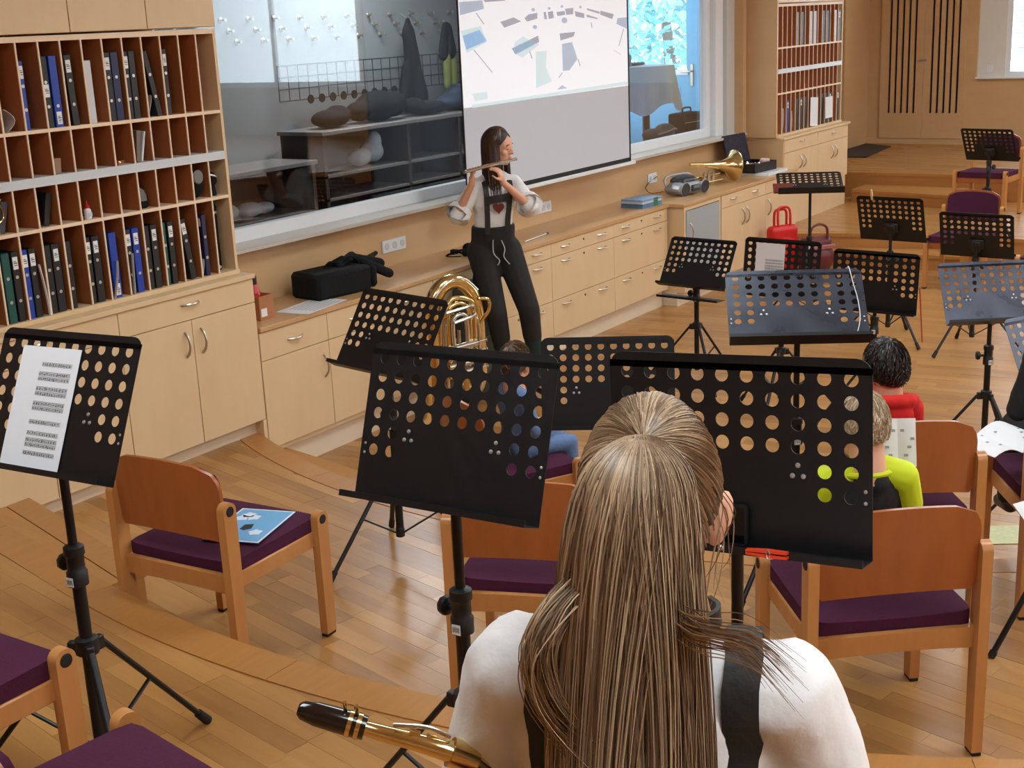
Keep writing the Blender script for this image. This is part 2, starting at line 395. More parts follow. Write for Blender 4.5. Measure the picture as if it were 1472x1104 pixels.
# right wall: plinth, panelling, plaster, window, slatted double door
def wallbox(mb, y0, y1, z0, z1, x0=XW, x1=XW + .2): return mb.box(x0, x1, y0, y1, z0, z1)
mbw = MB(); wallbox(mbw, 5.84, 6.1, 0, ZC); wallbox(mbw, 4.60, 4.745, .0, ZC); wallbox(mbw, 4.735, 5.86, 0, .636); wallbox(mbw, 4.735, 5.86, 2.95, ZC)
wallbox(mbw, YB, 4.60, 0, 1.40); wallbox(mbw, YB, 4.60, 3.2, ZC)
wr = struct(mbw.build('wall_right', maple_wall, None, False))
mb = MB(); wallbox(mb, 4.26, 4.60, 1.40, 3.2, XW + .05, XW + .2); wallbox(mb, -1.6, 2.3, 1.40, 3.2, XW + .05, XW + .2); wallbox(mb, -3.62, -3.5, 1.40, 3.2, XW + .05, XW + .2); wallbox(mb, -8, -7.6, 1.4, 3.2, XW + .05, XW + .2)
struct(mb.build('wall_right_plaster', plaster, None, False))
mb = MB(); wallbox(mb, YB, 4.60, 1.40, 1.425, XW - .05, XW + .2); struct(mb.build('trim_1', white, None, False))
struct(MB().box(XW - .02, XW, 4.7, 6.02, T2, .63).build('baseboard_right', maple_wall, None, False))
def slatted_door(y0, y1, z0, z1, idx):
    """two leaves, each a board with five through slots: solid rails and stiles with slats between"""
    d = struct(link('door_%d' % idx, None, None, (XW, 0, 0))); ym = (y0 + y1) / 2 - .02
    for (a, b), slots in (((ym + .003, y1), 0), ((y0, ym - .003), 1)):
        n = 5; sw = .03; st = (b - a); m0 = a + st * .17; m1 = b - st * .24 if slots == 0 else b - st * .2
        if slots == 0: m0 = a + st * .2; m1 = b - st * .22
        pit = (m1 - m0) / (n - 1); zs0 = z0 + .325; zs1 = z1 - .15
        leaf = MB().box(-.03, .01, a, b, z0, zs0).box(-.03, .01, a, b, zs1, z1).box(-.03, .01, a, m0 - sw / 2, zs0, zs1).box(-.03, .01, m1 + sw / 2, b, zs0, zs1).build('door_leaf', maple_wall, d, False)
        for k in range(n - 1): MB().box(-.03, .01, m0 + k * pit + sw / 2, m0 + (k + 1) * pit - sw / 2, zs0, zs1).build('slat', maple_wall, leaf, False)
        MB().box(.03, .04, a, b, z0, z1).build('dark_backing', pmat('dark felt', c(20, 16, 14), .95), leaf, False)
    MB().cyl((-.03, ym - .03, 1.65), (-.07, ym - .03, 1.65), .008).tube([(-.07, ym - .03, 1.65), (-.07, ym + .06, 1.645)], .008).build('handle', steel, d)
slatted_door(4.742, 5.845, .64, 2.94, 1)
def window(idx, y0, y1, z0, z1, blinds):
    d = struct(link('window_%d' % idx, None, None, (XW + .1, 0, 0))); f = .06
    MB().box(-.03, .03, y0, y1, z0, z0 + f).box(-.03, .03, y0, y1, z1 - f, z1).box(-.03, .03, y0, y0 + f, z0 + f, z1 - f).box(-.03, .03, y1 - f, y1, z0 + f, z1 - f).box(-.03, .03, (y0 + y1) / 2 - .04, (y0 + y1) / 2 + .04, z0 + f, z1 - f).build('window_frame', white, d, False)
    MB().box(-.004, .004, y0 + f, y1 - f, z0 + f, z1 - f).build('pane', glassmat('clear window glass', (1, 1, 1, 1), .02), d, False)
    if blinds:
        me = MB().box(-.02, .02, y0 + f, y1 - f, -.001, .001).data('blind_slat', pmat('grey blind', c(150, 165, 185), .5), False)
        z = z1 - f - .02
        while z > blinds:
            link('blind_slat', me, d, (.06, 0, z), (0, R(28), 0)); z -= .045
window(3, 2.3, 4.26, 1.425, 3.2, 1.62)
window(4, -7.6, -3.62, 1.425, 3.2, 0)
slatted_door(-3.4, -1.7, .64, 2.94, 2)
struct(MB().box(XL, XW, YB - .1, YB, 0, ZC).build('wall_back', pmat('beige plaster', c(214, 196, 168), .8), None, False))
struct(MB().box(XL - .1, XL, YB, 5.6, 0, ZC).build('wall_left', maple_wall, None, False))
# ceiling lights
k = 0
for lx in (1.2, 4.6, 8.0, 11.4, 14.8):
    for ly in (-5.6, -2.9, -.2, 2.6):
        t = thing('ceiling_light', 'square recessed ceiling light panel', 'ceiling light', (lx, ly, ZC), 0, 'ceiling light panels')
        MB().box(-.62, .62, -.62, -.6, -.03, 0).box(-.62, .62, .6, .62, -.03, 0).box(-.62, -.6, -.6, .6, -.03, 0).box(.6, .62, -.6, .6, -.03, 0).build('lamp_frame', white, t, False)
        MB().box(-.6, .6, -.6, .6, -.02, -.002).build('diffuser', pmat('lamp diffuser', (.82, .93, 1.0, 1), .5, emit=LAMP), t, False)
# front windows with sill
sill_m = pmat('stone grey sill', c(196, 188, 176), .3, var=.05, scale=6)
struct(MB().rbox(4.98, 12.42, 5.36, 5.60, 1.20, 1.225, .004).build('trim_2', sill_m, None))
def front_window(idx, x0, x1, z0, z1):
    d = struct(link('window_%d' % idx, None, None, (0, 5.60, 0))); f = .075
    MB().box(x0, x1, -.03, .04, z0, z0 + f).box(x0, x1, -.03, .04, z1 - f, z1).box(x0, x0 + f, -.03, .04, z0 + f, z1 - f).box(x1 - f, x1, -.03, .04, z0 + f, z1 - f).build('window_frame', white, d, False)
    MB().box(x0 + f, x1 - f, .0, .008, z0 + f, z1 - f).build('pane', glassmat('studio glass', (.90, .93, .95, 1), .03), d, False)
front_window(1, 4.98, 8.6, 1.225, 3.05)
front_window(2, 8.6, 11.95, 1.225, 3.05)
struct(MB().box(11.95, 12.10, 5.50, 5.66, 1.2, 3.05).build('trim_3', white, None, False))
struct(MB().box(12.10, 12.30, 5.46, 5.62, 1.2, 3.05).build('trim_4', pmat('grey white post', c(205, 203, 200), .5), None, False))
struct(MB().box(12.28, 12.36, 5.37, 5.47, 1.225, 3.3).build('trim_5', maple_wall, None, False))
struct(MB().box(12.36, 12.41, 5.40, 5.47, 1.225, 3.3).build('trim_6', pmat('dark gap strip', c(24, 22, 22), .5), None, False))  # black strip stands for the shade in the gap by the panel
# ------------------------------------------------------------------ cabinets
def bow(mb, cx, cy, cz, L, vertical=False, out=.032):
    pts = []
    for i in range(9):
        t = i / 8; s = (t - .5) * L; o = out * math.sin(math.pi * t) ** .7
        pts.append((cx, cy - o, cz + s) if vertical else (cx + s, cy - o, cz + (.0 if not vertical else 0)))
    return mb.tube(pts, .0065, 6)
def handle(x, y, z, parent, vertical=False, L=.12): return bow(MB(), x, y, z, L, vertical).build('handle', steel, parent)
def front_panel(name, x0, x1, z0, z1, y, parent, m=None): return MB().rbox(x0 + .002, x1 - .002, y, y + .019, z0 + .002, z1 - .002, .0015).build(name, m or maple, parent)
def carcass(x0, x1, y0, y1, z0, z1, parent): return MB().box(x0, x1, y0 + .02, y1, z0, z1).build('cabinet_body', maple, parent, False)
def lock(x, y, z, parent): MB().cyl((x, y + .002, z), (x, y - .004, z), .008, n=10).build('keyhole', pmat('dark brass', c(110, 84, 52), .4, .7), parent)

def base_high(x0, x1, label, zb, ztop, zsplit, ndraw, yf=5.0):
    t = thing('base_cabinet', label, 'cabinet', (x0, yf, zb)); w_ = x1 - x0; H = ztop - zb
    carcass(0, w_, 0, .44, 0, H, t); xm = w_ / 2
    if ndraw == 1:
        d = front_panel('drawer', 0, w_, zsplit - zb, H, 0, t); handle(xm, 0, H - .045, d)
    else:
        d = front_panel('drawer', 0, w_, zsplit - zb, H, 0, t); handle(w_ * .25, 0, H - .05, d); handle(w_ * .75, 0, H - .05, d)
    for a, b, hx in ((0, xm, xm - .055), (xm, w_, xm + .055)):
        d = front_panel('door', a, b, 0, zsplit - zb, 0, t); handle(hx, 0, zsplit - zb - .12, d, True, .13)
    return t
base_high(4.11, 5.03, 'maple cabinet with one drawer over two doors, beside the low counter', .36, 1.145, 1.015, 1)
base_high(3.19, 4.11, 'maple drawer and door cabinet under the tall binder shelf', .36, 1.145, 1.015, 1)
MB_l = MB().rbox(3.15, 5.035, 4.985, 5.45, 1.145, 1.172, .004)
tag(MB_l.build('worktop', maple, None), 'narrow maple worktop carrying the tall binder shelf', 'worktop')
# plinths
plinth_m = pmat('pale plinth', c(226, 206, 178), .5, var=.04)
for a, b, z0, z1 in ((3.19, 4.55, .29, .36), (4.55, 5.035, .02, .36), (5.036, 9.89, .02, .148)):
    o = MB().box(a, b, 5.06, 5.45, z0 - .02, z1).build('plinth', plinth_m, None, False)
    tag(o, 'pale plinth under the tall base cabinets' if a < 4 else 'pale plinth where the floor steps down beside tall cabinets' if a < 5 else 'pale plinth under the long low counter', 'plinth')
o = MB().box(5.005, 5.03, 5.0, 5.06, .145, .36).build('cabinet_side_panel', maple, None, False); tag(o, 'narrow maple side panel closing the plinth at the step', 'panel')
# low counter: drawer over door units
xs = [5.035, 5.587, 6.10, 6.61, 7.11]
for i in range(4):
    a, b = xs[i], xs[i + 1]
    lab = ['low maple unit, drawer over door, next to the tall cabinet', 'low maple unit, drawer over door, behind the tilted music stand', 'low maple unit, drawer over door, behind the tuba', 'low maple unit, drawer over door, behind the flute player'][i]
    t = thing('low_cabinet', lab, 'cabinet', (a, 5.0, .15), 0, 'low units under the counter'); w_ = b - a
    carcass(0, w_, 0, .44, 0, .69, t)
    d = front_panel('drawer', 0, w_, .53, .69, 0, t); handle(w_ / 2, 0, .61, d)
    d = front_panel('door', 0, w_, .03, .53, 0, t); handle(w_ - .05, 0, .39, d, True, .13)
for i, (a, b) in enumerate(((7.11, 8.04), (8.04, 8.97), (8.97, 9.89))):
    lab = ['wide maple chest of drawers half hidden by flute player', 'wide maple chest of three drawers under the projection screen', 'wide maple chest of three drawers below the stacked books'][i]
    t = thing('drawer_unit', lab, 'drawer unit', (a, 5.0, .15), 0, 'wide drawer units'); w_ = b - a
    carcass(0, w_, 0, .44, 0, .69, t)
    for z0, z1 in ((.59, .69), (.28, .59), (0, .28)):
        z0 = {.59: .585, .28: .265, 0: 0}[z0]; z1 = {.69: .69, .59: .585, .28: .265}[z1]
        d = front_panel('drawer', 0, w_, z0, z1, 0, t); handle(w_ * .21, 0, z1 - .045, d); handle(w_ * .79, 0, z1 - .045, d); lock(w_ * .5, 0, z1 - .04, d)
worktop_m = wood('worktop laminate', c(206, 164, 116), c(192, 148, 102), .3, (.6, 3, 3), 2)
for x0, x1, yf, lab in ((5.035, 9.90, 4.985, 'long maple worktop below the front windows'), (9.90, 12.42, 4.85, 'deeper maple worktop carrying the portable stereo')):
    tag(MB().rbox(x0, x1, yf, WALL, .842, .872, .004).build('worktop', worktop_m, None), lab, 'worktop')
# deeper section: glass door cabinet, drawer cabinets
t = thing('glass_cabinet', 'narrow maple cabinet with frosted glass door and bow handle', 'cabinet', (9.92, 4.86, .12)); w_ = .72
mb = MB().box(0, .03, 0, .58, 0, .72).box(w_ - .03, w_, 0, .58, 0, .72).box(.03, w_ - .03, 0, .58, 0, .03).box(.03, w_ - .03, 0, .58, .69, .72).box(.03, w_ - .03, .56, .58, .03, .69)
mb.build('cabinet_body', maple, t, False)
MB().box(.03, w_ - .03, .03, .56, .33, .35).build('inner_shelf', pmat('pale grey shelf', c(210, 212, 210), .5), t, False)
fg = bpy.data.materials.new('frosted glass'); fg.use_nodes = True; b_ = fg.node_tree.nodes['Principled BSDF']; b_.inputs['Base Color'].default_value = c(186, 194, 196); b_.inputs['Roughness'].default_value = .35; b_.inputs['Alpha'].default_value = .72
gd = MB().box(.035, w_ - .035, -.006, 0, .035, .685).build('glass_door', fg, t, False); handle(.10, -.006, .50, gd, True, .16)
for i, (a, b, nd) in enumerate(((10.66, 11.64, 2), (11.64, 12.40, 1))):
    t = thing('counter_cabinet', ['maple cabinet under the deep worktop, two doors below a drawer', 'maple cabinet with single door beside red bag'][i], 'cabinet', (a, 4.86, .12)); w_ = b - a
    carcass(0, w_, 0, .58, 0, .72, t)
    d = front_panel('drawer', 0, w_, .605, .72, 0, t)
    for q in ((.25, .75) if nd == 2 else (.5,)): handle(w_ * q, 0, .67, d)
    if nd == 2:
        for p, q, hx in ((0, w_ / 2, w_ / 2 - .05), (w_ / 2, w_, w_ / 2 + .05)): handle(hx, 0, .48, front_panel('door', p, q, 0, .605, 0, t), True, .15)
    else: handle(.06, 0, .48, front_panel('door', 0, w_, 0, .605, 0, t), True, .15)
tag(MB().box(9.92, 12.4, 4.93, 5.45, 0, .12).build('plinth', plinth_m, None, False), 'pale plinth under the deeper worktop section', 'plinth')
# far base cabinets under the far shelf
for i, (a, b) in enumerate(((12.44, 13.345), (13.345, 14.25))):
    base_high(a, b, ['far maple base cabinet beside open instrument case', 'far maple base cabinet by the oak steps'][i], .60, 1.145, 1.015, 1)
tag(MB().rbox(12.40, 14.29, 4.985, 5.42, 1.145, 1.172, .004).build('worktop', maple, None), 'narrow maple worktop below the far binder shelf', 'worktop')
tag(MB().box(12.44, 14.25, 5.02, 5.40, .26, .60).build('plinth', maple, None, False), 'maple plinth panel under the far base cabinets', 'plinth')

# ------------------------------------------------------------------ shelves with narrow compartments
PIT = .1187
def music_shelf(x0, x1, label, side):
    t = thing('music_shelf', label, 'shelf', (x0, 5.07, 1.172)); W = x1 - x0; n = 15; D = .32
    zr = [.012, .412, .628, .845, 1.245]        # board levels: bottom, shelf, white strip, shelf, top
    MB().box(0, .018, 0, D, 0, 1.26).build('side_panel', maple, t, False); MB().box(W - .018, W, 0, D, 0, 1.26).build('side_panel', maple, t, False)
    MB().box(.018, W - .018, D - .01, D, 0, 1.26).build('back_panel', divider_m, t, False)
    MB().rbox(0, W, -.012, D - .01, -.0, .024, .003).build('bottom_board', maple, t)
    MB().box(.018, W - .018, 0, D - .01, 1.235, 1.26).build('top_board', maple_edge, t, False)
    for z in (.405, .84): MB().box(.018, W - .018, .0, D - .01, z, z + .016).build('shelf_board', maple_edge, t, False)
    MB().box(.018, W - .018, -.004, D - .01, .606, .648).build('shelf_board', pmat('pale grey strip', c(206, 210, 212), .4), t, False)
    me = {}; eg = {}
    for z0, z1 in ((.024, .405), (.421, .606), (.648, .84), (.856, 1.235)):
        m1 = MB().box(-.003, .003, .006, D - .012, z0, z1).data('divider', divider_m, False); m2 = MB().box(-.004, .004, .0, .006, z0, z1).data('edge_strip', maple_edge, False)
        for k in range(1, n):
            d = link('divider', m1, t, (W - .018 - k * (W - .036) / n, 0, 0)); link('edge_strip', m2, d)
    return t
SX0, SX1 = 3.19, 5.0
music_shelf(SX0, SX1, 'tall maple shelf of narrow compartments beside the coat room window', 0)
FX0, FX1 = 12.40, 14.21
music_shelf(FX0, FX1, 'far tall maple shelf of narrow compartments by slatted doors', 1)
def upper_cab(x0, x1, xsplit, label):
    t = thing('wall_cabinet', label, 'cabinet', (x0, 5.06, 2.44)); W = x1 - x0
    MB().box(0, W, .02, .33, 0, .9).build('cabinet_body', maple, t, False)
    e = [0] + [q - x0 for q in xsplit] + [W]
    for a, b in zip(e, e[1:]): front_panel('door', a, b, 0, .9, 0, t)
upper_cab(3.19, 5.0, (3.64, 4.096, 4.552), 'row of plain maple cupboard doors above the tall shelf')
upper_cab(12.40, 14.21, (12.85, 13.3, 13.76), 'row of plain maple cupboard doors above the far shelf')
tag(MB().box(12.37, 12.40, 5.06, 5.45, 1.172, 3.34).build('end_panel', maple_wall, None, False), 'tall plain maple end panel of the far shelf', 'panel')
tag(MB().box(12.40, 12.44, 5.0, 5.42, .12, 1.145).build('end_panel', maple_wall, None, False), 'low maple end panel beside the open instrument case', 'panel')

# ------------------------------------------------------------------ ring binders and sheets
B_MAT = {'black': pmat('black binder board', c(24, 25, 28), .45, var=.2), 'blue': pmat('blue binder board', c(26, 62, 160), .4), 'navy': pmat('navy binder board', c(24, 32, 74), .45),
         'green': pmat('green binder board', c(16, 78, 72), .45), 'white': pmat('white folder card', c(206, 208, 212), .6), 'grey': pmat('grey folder card', c(150, 150, 152), .6)}
label_m = pmat('paper spine label', c(232, 232, 230), .6)
sleeve_m = pmat('clear sleeve', c(196, 190, 184), .25)
BM = {}
def binder_mesh(colr, wd, h):
    key = (colr, wd, h)
    if key not in BM:
        mb = MB(); r = .005
        # wrapped cover: two boards and a spine, paper block inside
        mb.rbox(-wd / 2, -wd / 2 + .003, 0, .27, 0, h, .001).rbox(wd / 2 - .003, wd / 2, 0, .27, 0, h, .001).rbox(-wd / 2, wd / 2, -.003, .002, 0, h, .0015)
        blk = MB().box(-wd / 2 + .004, wd / 2 - .004, .02, .25, .008, h - .015)
        BM[key] = (mb.data('binder_cover', B_MAT[colr], False), blk.data('page_block', paper_m, False))
    return BM[key]
LBL = MB().box(-.013, .013, -.0042, -.0032, -.028, .028).data('spine_label', label_m, False)
LBT = MB().box(-.009, .009, -.005, -.0042, -.002, .002).box(-.009, .004, -.005, -.0042, .006, .009).box(-.007, .009, -.005, -.0042, -.011, -.008).data('label_print', ink, False)
RNG = MB().lathe([(.0045, 0), (.008, 0), (.008, .0015), (.0045, .0015)], 10, T(0, -.003, 0) @ rt('X', R(90))).data('ring_hole', rivet_m, False)
def comp_x(shelf, k): # centre of compartment k counted from the window end
    if shelf == 0: return SX1 - .018 - (k + .5) * (SX1 - SX0 - .036) / 15
    return FX0 + .018 + (k + .5) * (FX1 - FX0 - .036) / 15
def nth_row(row): return {0: 'bottom row', 1: 'third row', 2: 'second row', 3: 'top row'}[row]
ROWZ = {0: 1.172 + .0245, 1: 1.172 + .4215, 2: 1.172 + .6485, 3: 1.172 + .8565}
def where(shelf, row, k): return '%s, %s compartment from window, %s shelf' % (nth_row(row), ORD[k], 'tall near' if shelf == 0 else 'far')
used_labels = {}
def binder(shelf, row, k, colr, dx, wd=.045, h=.315, lean=0., lab='', dy=.012, extra=''):
    name = {'white': 'paper_folder', 'grey': 'paper_folder'}.get(colr, 'ring_binder')
    lim = .0545; dx = max(dx, -lim + wd / 2 + max(0, -math.sin(lean)) * h); dx = min(dx, lim - wd / 2 - max(0, math.sin(lean)) * h)
    x = comp_x(shelf, k) + dx; z = ROWZ[row] + abs(math.sin(lean)) * wd * .5
    L = '%s%s %s, %s' % (extra, colr, 'card folder' if name == 'paper_folder' else 'ring binder', where(shelf, row, k))
    t = thing(name, L, 'folder' if name == 'paper_folder' else 'binder', (x, 5.07 + dy, z), 0, 'folders and binders on the %s shelf' % ('tall near' if shelf == 0 else 'far'))
    t.rotation_euler = (0, lean, 0)
    a, b = binder_mesh(colr, wd, h)
    link('binder_cover', a, t); link('page_block', b, t)
    if name == 'ring_binder' and shelf == 0:
        link('ring_hole', RNG, t, (0, 0, h * .3)); link('ring_hole', RNG, t, (0, 0, h * .08 if lab == 'low' else h * .64))
    if lab:
        zl = {'top': h * .84, 'low': h * .13, 'mid': h * .52}[lab]
        q = link('spine_label', LBL, t, (0, 0, zl)); q.scale = (min(1, wd / .032), 1, 1); link('label_print', LBT, q)
    return t
def sheet(shelf, row, k, dx, wdt, h, lean, label, m=None, bend=.02, dy=.02, dep=.22):
    """loose pages leaning in a compartment, a thin curved stack"""
    mb = MB(); n = 6; vs = []; th = .003
    for s in (0, 1):
        for i in range(n + 1):
            t = i / n; o = bend * math.sin(math.pi * t)
            for y in (0, dep): vs.append((o + s * th - wdt * t, y, h * t))
    N_ = (n + 1) * 2; fs = []
    for i in range(n):
        a = 2 * i; fs += [(a, a + 1, a + 3, a + 2), (N_ + a, N_ + a + 2, N_ + a + 3, N_ + a + 1), (a, a + 2, N_ + a + 2, N_ + a), (a + 1, N_ + a + 1, N_ + a + 3, a + 3)]
    fs += [(0, N_, N_ + 1, 1), (2 * n, 2 * n + 1, N_ + 2 * n + 1, N_ + 2 * n)]
    mb.add(vs, fs); o = mb.build('loose_sheets', m or sleeve_m, None)
    o.location = (comp_x(shelf, k) + dx, 5.07 + dy, ROWZ[row]); o.rotation_euler = (0, lean, 0)
    return tag(o, label, 'paper')
L5, L3 = R(-2), R(0)
# near shelf, top row (compartments counted from the window end)
sheet(0, 3, 10, -.03, -.0, .10, R(0), 'clear sleeve drooping in top row, eleventh compartment from window, near shelf', bend=.05)
binder(0, 3, 9, 'blue', -.040, .022, .30, L3, 'top')
binder(0, 3, 8, 'black', -.036, .036, .315, L3, 'mid', extra='scuffed '); binder(0, 3, 8, 'blue', .014, .040, .315, L3, 'low')
binder(0, 3, 7, 'black', -.012, .036, .315, L5, 'top')
binder(0, 3, 6, 'white', -.030, .036, .285, L3)
binder(0, 3, 5, 'black', -.034, .040, .315, L3, 'top'); binder(0, 3, 5, 'navy', .012, .042, .315, L3)
binder(0, 3, 4, 'black', -.040, .028, .315, L3, 'top', extra='slim '); binder(0, 3, 4, 'black', -.002, .036, .315, L3, extra='plain ')
binder(0, 3, 3, 'black', -.014, .030, .315, R(-11), ''); sheet(0, 3, 3, -.05, -.045, .16, R(-2), 'clear sleeve bent behind leaning binder, top row, near shelf', bend=.012)
binder(0, 3, 2, 'black', -.034, .026, .315, L3, 'top')
# bottom row
t = thing('tube_bag', 'black cylindrical bag standing in bottom row beside the window', 'bag', (comp_x(0, 0), 5.16, ROWZ[0]))
MB().lathe([(.030, 0), (.036, .008), (.034, .15), (.036, .33), (.030, .352), (.012, .36)], 16).build('bag_body', black_cloth, t); MB().lathe([(.0365, .30), (.038, .303), (.038, .309), (.0365, .312)], 16).build('zip', rivet_m, t); MB().cyl((0, -.036, .02), (0, -.04, .02), .008).build('stud', rivet_m, t)
sheet(0, 0, 1, -.04, -.012, .30, L3, 'pale loose pages in bottom row, second compartment from window, near shelf', paper_m); binder(0, 0, 1, 'navy', -.008, .026, .315, L3)
binder(0, 0, 2, 'black', -.008, .036, .315, R(-8), 'top')
binder(0, 0, 3, 'green', -.042, .022, .315, L3); binder(0, 0, 3, 'black', .0, .034, .315, L3, 'top')
binder(0, 0, 4, 'black', -.038, .034, .315, L3, '', extra='plain '); binder(0, 0, 4, 'black', .010, .040, .315, L3, 'top')
binder(0, 0, 5, 'black', -.036, .034, .315, L3, 'top'); binder(0, 0, 5, 'blue', .012, .040, .315, L3, 'top'); 
sheet(0, 0, 5, -.044, -.02, .20, R(-2), 'grey clear sleeve in front of binders, sixth compartment, bottom row', bend=.0, dy=-.008, dep=.013)
binder(0, 0, 6, 'blue', -.012, .042, .315, L3, 'low'); sheet(0, 0, 6, -.050, -.035, .18, R(2), 'clear sleeve leaning on blue binder, seventh compartment, bottom row', bend=.006, dy=-.008, dep=.013)
binder(0, 0, 7, 'black', -.040, .026, .315, L3, 'top', extra='slim '); binder(0, 0, 7, 'black', .004, .042, .315, L3, 'top', extra='thick ')
binder(0, 0, 8, 'black', -.038, .032, .315, L3, '')
binder(0, 0, 9, 'black', -.034, .036, .315, L3, '', extra='plain '); binder(0, 0, 9, 'black', .012, .042, .315, L3, 'top', extra='labelled ')
binder(0, 0, 10, 'blue', -.038, .030, .315, L3, 'top'); binder(0, 0, 10, 'black', .002, .034, .315, L3, 'top'); sheet(0, 0, 10, .046, .024, .24, L3, 'crumpled white pages leaning in eleventh compartment, bottom row', paper_m, .004, dy=-.008, dep=.013)
binder(0, 0, 11, 'green', -.020, .040, .315, L3); binder(0, 0, 11, 'black', .028, .034, .315, L3, 'top')
binder(0, 0, 12, 'black', -.02, .04, .315, L3, ''); binder(0, 0, 13, 'black', .0, .04, .315, L3, 'top')
# small things in the middle rows
def small_box(name, label, cat, shelf, row, k, dx, size, m, lean=0., dy=.03):
    o = MB().rbox(-size[0] / 2, size[0] / 2, 0, size[1], 0, size[2], .002).build(name, m, None); o.location = (comp_x(shelf, k) + dx, 5.07 + dy, ROWZ[row] + abs(math.sin(lean)) * size[0] * .5); o.rotation_euler = (0, lean, 0); return tag(o, label, cat)
small_box('booklet', 'grey booklet leaning in second row, fifth compartment from window', 'booklet', 0, 2, 4, -.012, (.026, .12, .15), pmat('worn booklet', c(120, 108, 96), .6), R(8))
small_box('booklet', 'thin white booklet leaning beside the grey booklet, second row', 'booklet', 0, 2, 4, .011, (.012, .12, .145), paper_m, R(14))
small_box('booklet', 'black booklet leaning in third row, tenth compartment from window', 'booklet', 0, 1, 9, .0, (.03, .12, .15), B_MAT['black'], R(14))
small_box('booklet', 'grey edged black booklet beside the music lyre, third row', 'booklet', 0, 1, 11, -.004, (.035, .12, .14), pmat('slate card', c(70, 72, 76), .6), R(16))
small_box('note_card', 'small brown card standing in second row, ninth compartment', 'card', 0, 2, 8, -.03, (.05, .004, .07), pmat('tan card', c(150, 116, 92), .7), R(4), .02)
t = thing('glue_bottle', 'small white bottle with red nozzle cap, third row', 'bottle', (comp_x(0, 7) + .0, 5.10, ROWZ[1]))
MB().lathe([(.015, 0), (.017, .004), (.017, .042), (.009, .05)], 14).build('bottle_body', white, t); MB().lathe([(.011, .05), (.011, .062), (.004, .068), (.002, .086)], 12).build('cap', pmat('red plastic', c(196, 30, 34), .4), t)
MB().box(-.012, .012, -.0178, -.0172, .012, .03).build('bottle_label', pmat('pale blue print', c(180, 200, 220), .5), t, False)
t = thing('mute', 'grey and black rounded instrument mute, third row, fifth compartment', 'mute', (comp_x(0, 4), 5.15, ROWZ[1]))
MB().lathe([(.040, 0), (.044, .01), (.04, .04), (.02, .05)], 16).build('mute_base', black_cloth, t); MB().lathe([(.042, .035), (.041, .06), (.032, .085), (.012, .10), (.001, .102)], 16).build('mute_dome', pmat('grey felt', c(120, 118, 116), .8), t)
t = thing('cap', 'black cloth cap with grey disc hanging in third row', 'cap', (comp_x(0, 1), 5.13, ROWZ[1] + .012))
MB().ell((0, 0, .06), (.044, .05, .07)).build('cap_body', black_cloth, t); MB().lathe([(.034, 0), (.036, .004), (.03, .01)], 16, T(-.012, -.045, .10) @ rt('X', R(90))).build('disc', pmat('grey felt', c(120, 118, 116), .8), t)
t = thing('microphone', 'black microphone bundle in third row beside the window', 'microphone', (comp_x(0, 0), 5.12, ROWZ[1]))
MB().ell((-.01, 0, .085), (.034, .034, .04)).cyl((-.01, 0, .07), (.0, 0, .0), .02).build('microphone_body', black_cloth, t); MB().lathe([(.036, 0), (.037, .004), (.036, .008)], 16, T(-.012, 0, .10) @ rt('Y', R(20))).build('ring', rivet_m, t)
t = thing('reed_case', 'small brown wooden mouthpiece lying in second row', 'mouthpiece', (comp_x(0, 5) + .0, 5.09, ROWZ[2] + .012)); MB().cyl((-.04, 0, 0), (.03, .03, 0), .011, .007).build('mouthpiece_body', beech, t); MB().lathe([(.012, 0), (.014, .006), (.012, .012)], 12, T(-.03, .004, 0) @ rt('Y', R(90))).build('ring', brass, t)
t = thing('music_lyre', 'pale gold marching music lyre in third row, twelfth compartment', 'lyre', (comp_x(0, 11) - .02, 5.09, ROWZ[1] + .05))
for s in (-1, 1): MB().tube(spline([(0, 0, 0), (s * .028, 0, .02), (s * .03, 0, .06), (s * .016, 0, .085), (s * .03, 0, .105)], 4), .005, 6).build('lyre_arm', brass, t)
MB().cyl((-.02, 0, .08), (.02, 0, .08), .004).cyl((0, 0, -.05), (0, 0, .08), .004).build('lyre_bar', brass, t)
# far shelf
for k, cc, dx, wd, lean, lb in ((2, 'blue', 0, .04, 0, 'top'), (4, 'black', 0, .085, 0, ''), (5, 'black', 0, .085, 0, 'top'), (6, 'black', -.01, .07, 0, ''), (9, 'black', .0, .05, R(-4), ''), (10, 'black', 0, .085, 0, ''), (11, 'black', 0, .085, 0, ''), (12, 'black', 0, .085, 0, 'top'), (14, 'black', 0, .07, 0, 'top')):
    binder(1, 0, k, cc, dx, wd, .315, lean, lb)
for k, cc, dx, wd in ((4, 'grey', 0, .05), (5, 'black', .01, .08), (7, 'white', 0, .08), (8, 'white', 0, .07), (10, 'black', 0, .09), (11, 'black', 0, .09), (13, 'white', 0, .06), (14, 'black', 0, .07)):
    binder(1, 3, k, cc, dx, wd, .32, 0, 'top' if k == 14 else '')
sheet(1, 0, 1, .0, -.03, .24, 0, 'white pages leaning beside the blue binder, far shelf', paper_m); sheet(1, 0, 3, .0, -.01, .20, 0, 'short white pages beside black binders, far shelf', paper_m)
def front_sheet(k, wdt, h, lean, label, z0):
    o = MB().box(-wdt / 2, wdt / 2, -.012, -.008, 0, h).build('sheet_stack', paper_m, None, False); o.location = (comp_x(1, k), 5.07, z0); o.rotation_euler = (R(-1), lean, 0); tag(o, label, 'paper')
front_sheet(7.6, .21, .29, R(4), 'tall white sheet propped before bottom row, far shelf', ROWZ[0] + .004); front_sheet(11.3, .21, .22, R(0), 'white sheet propped before black binders, far shelf', ROWZ[0] + .05)
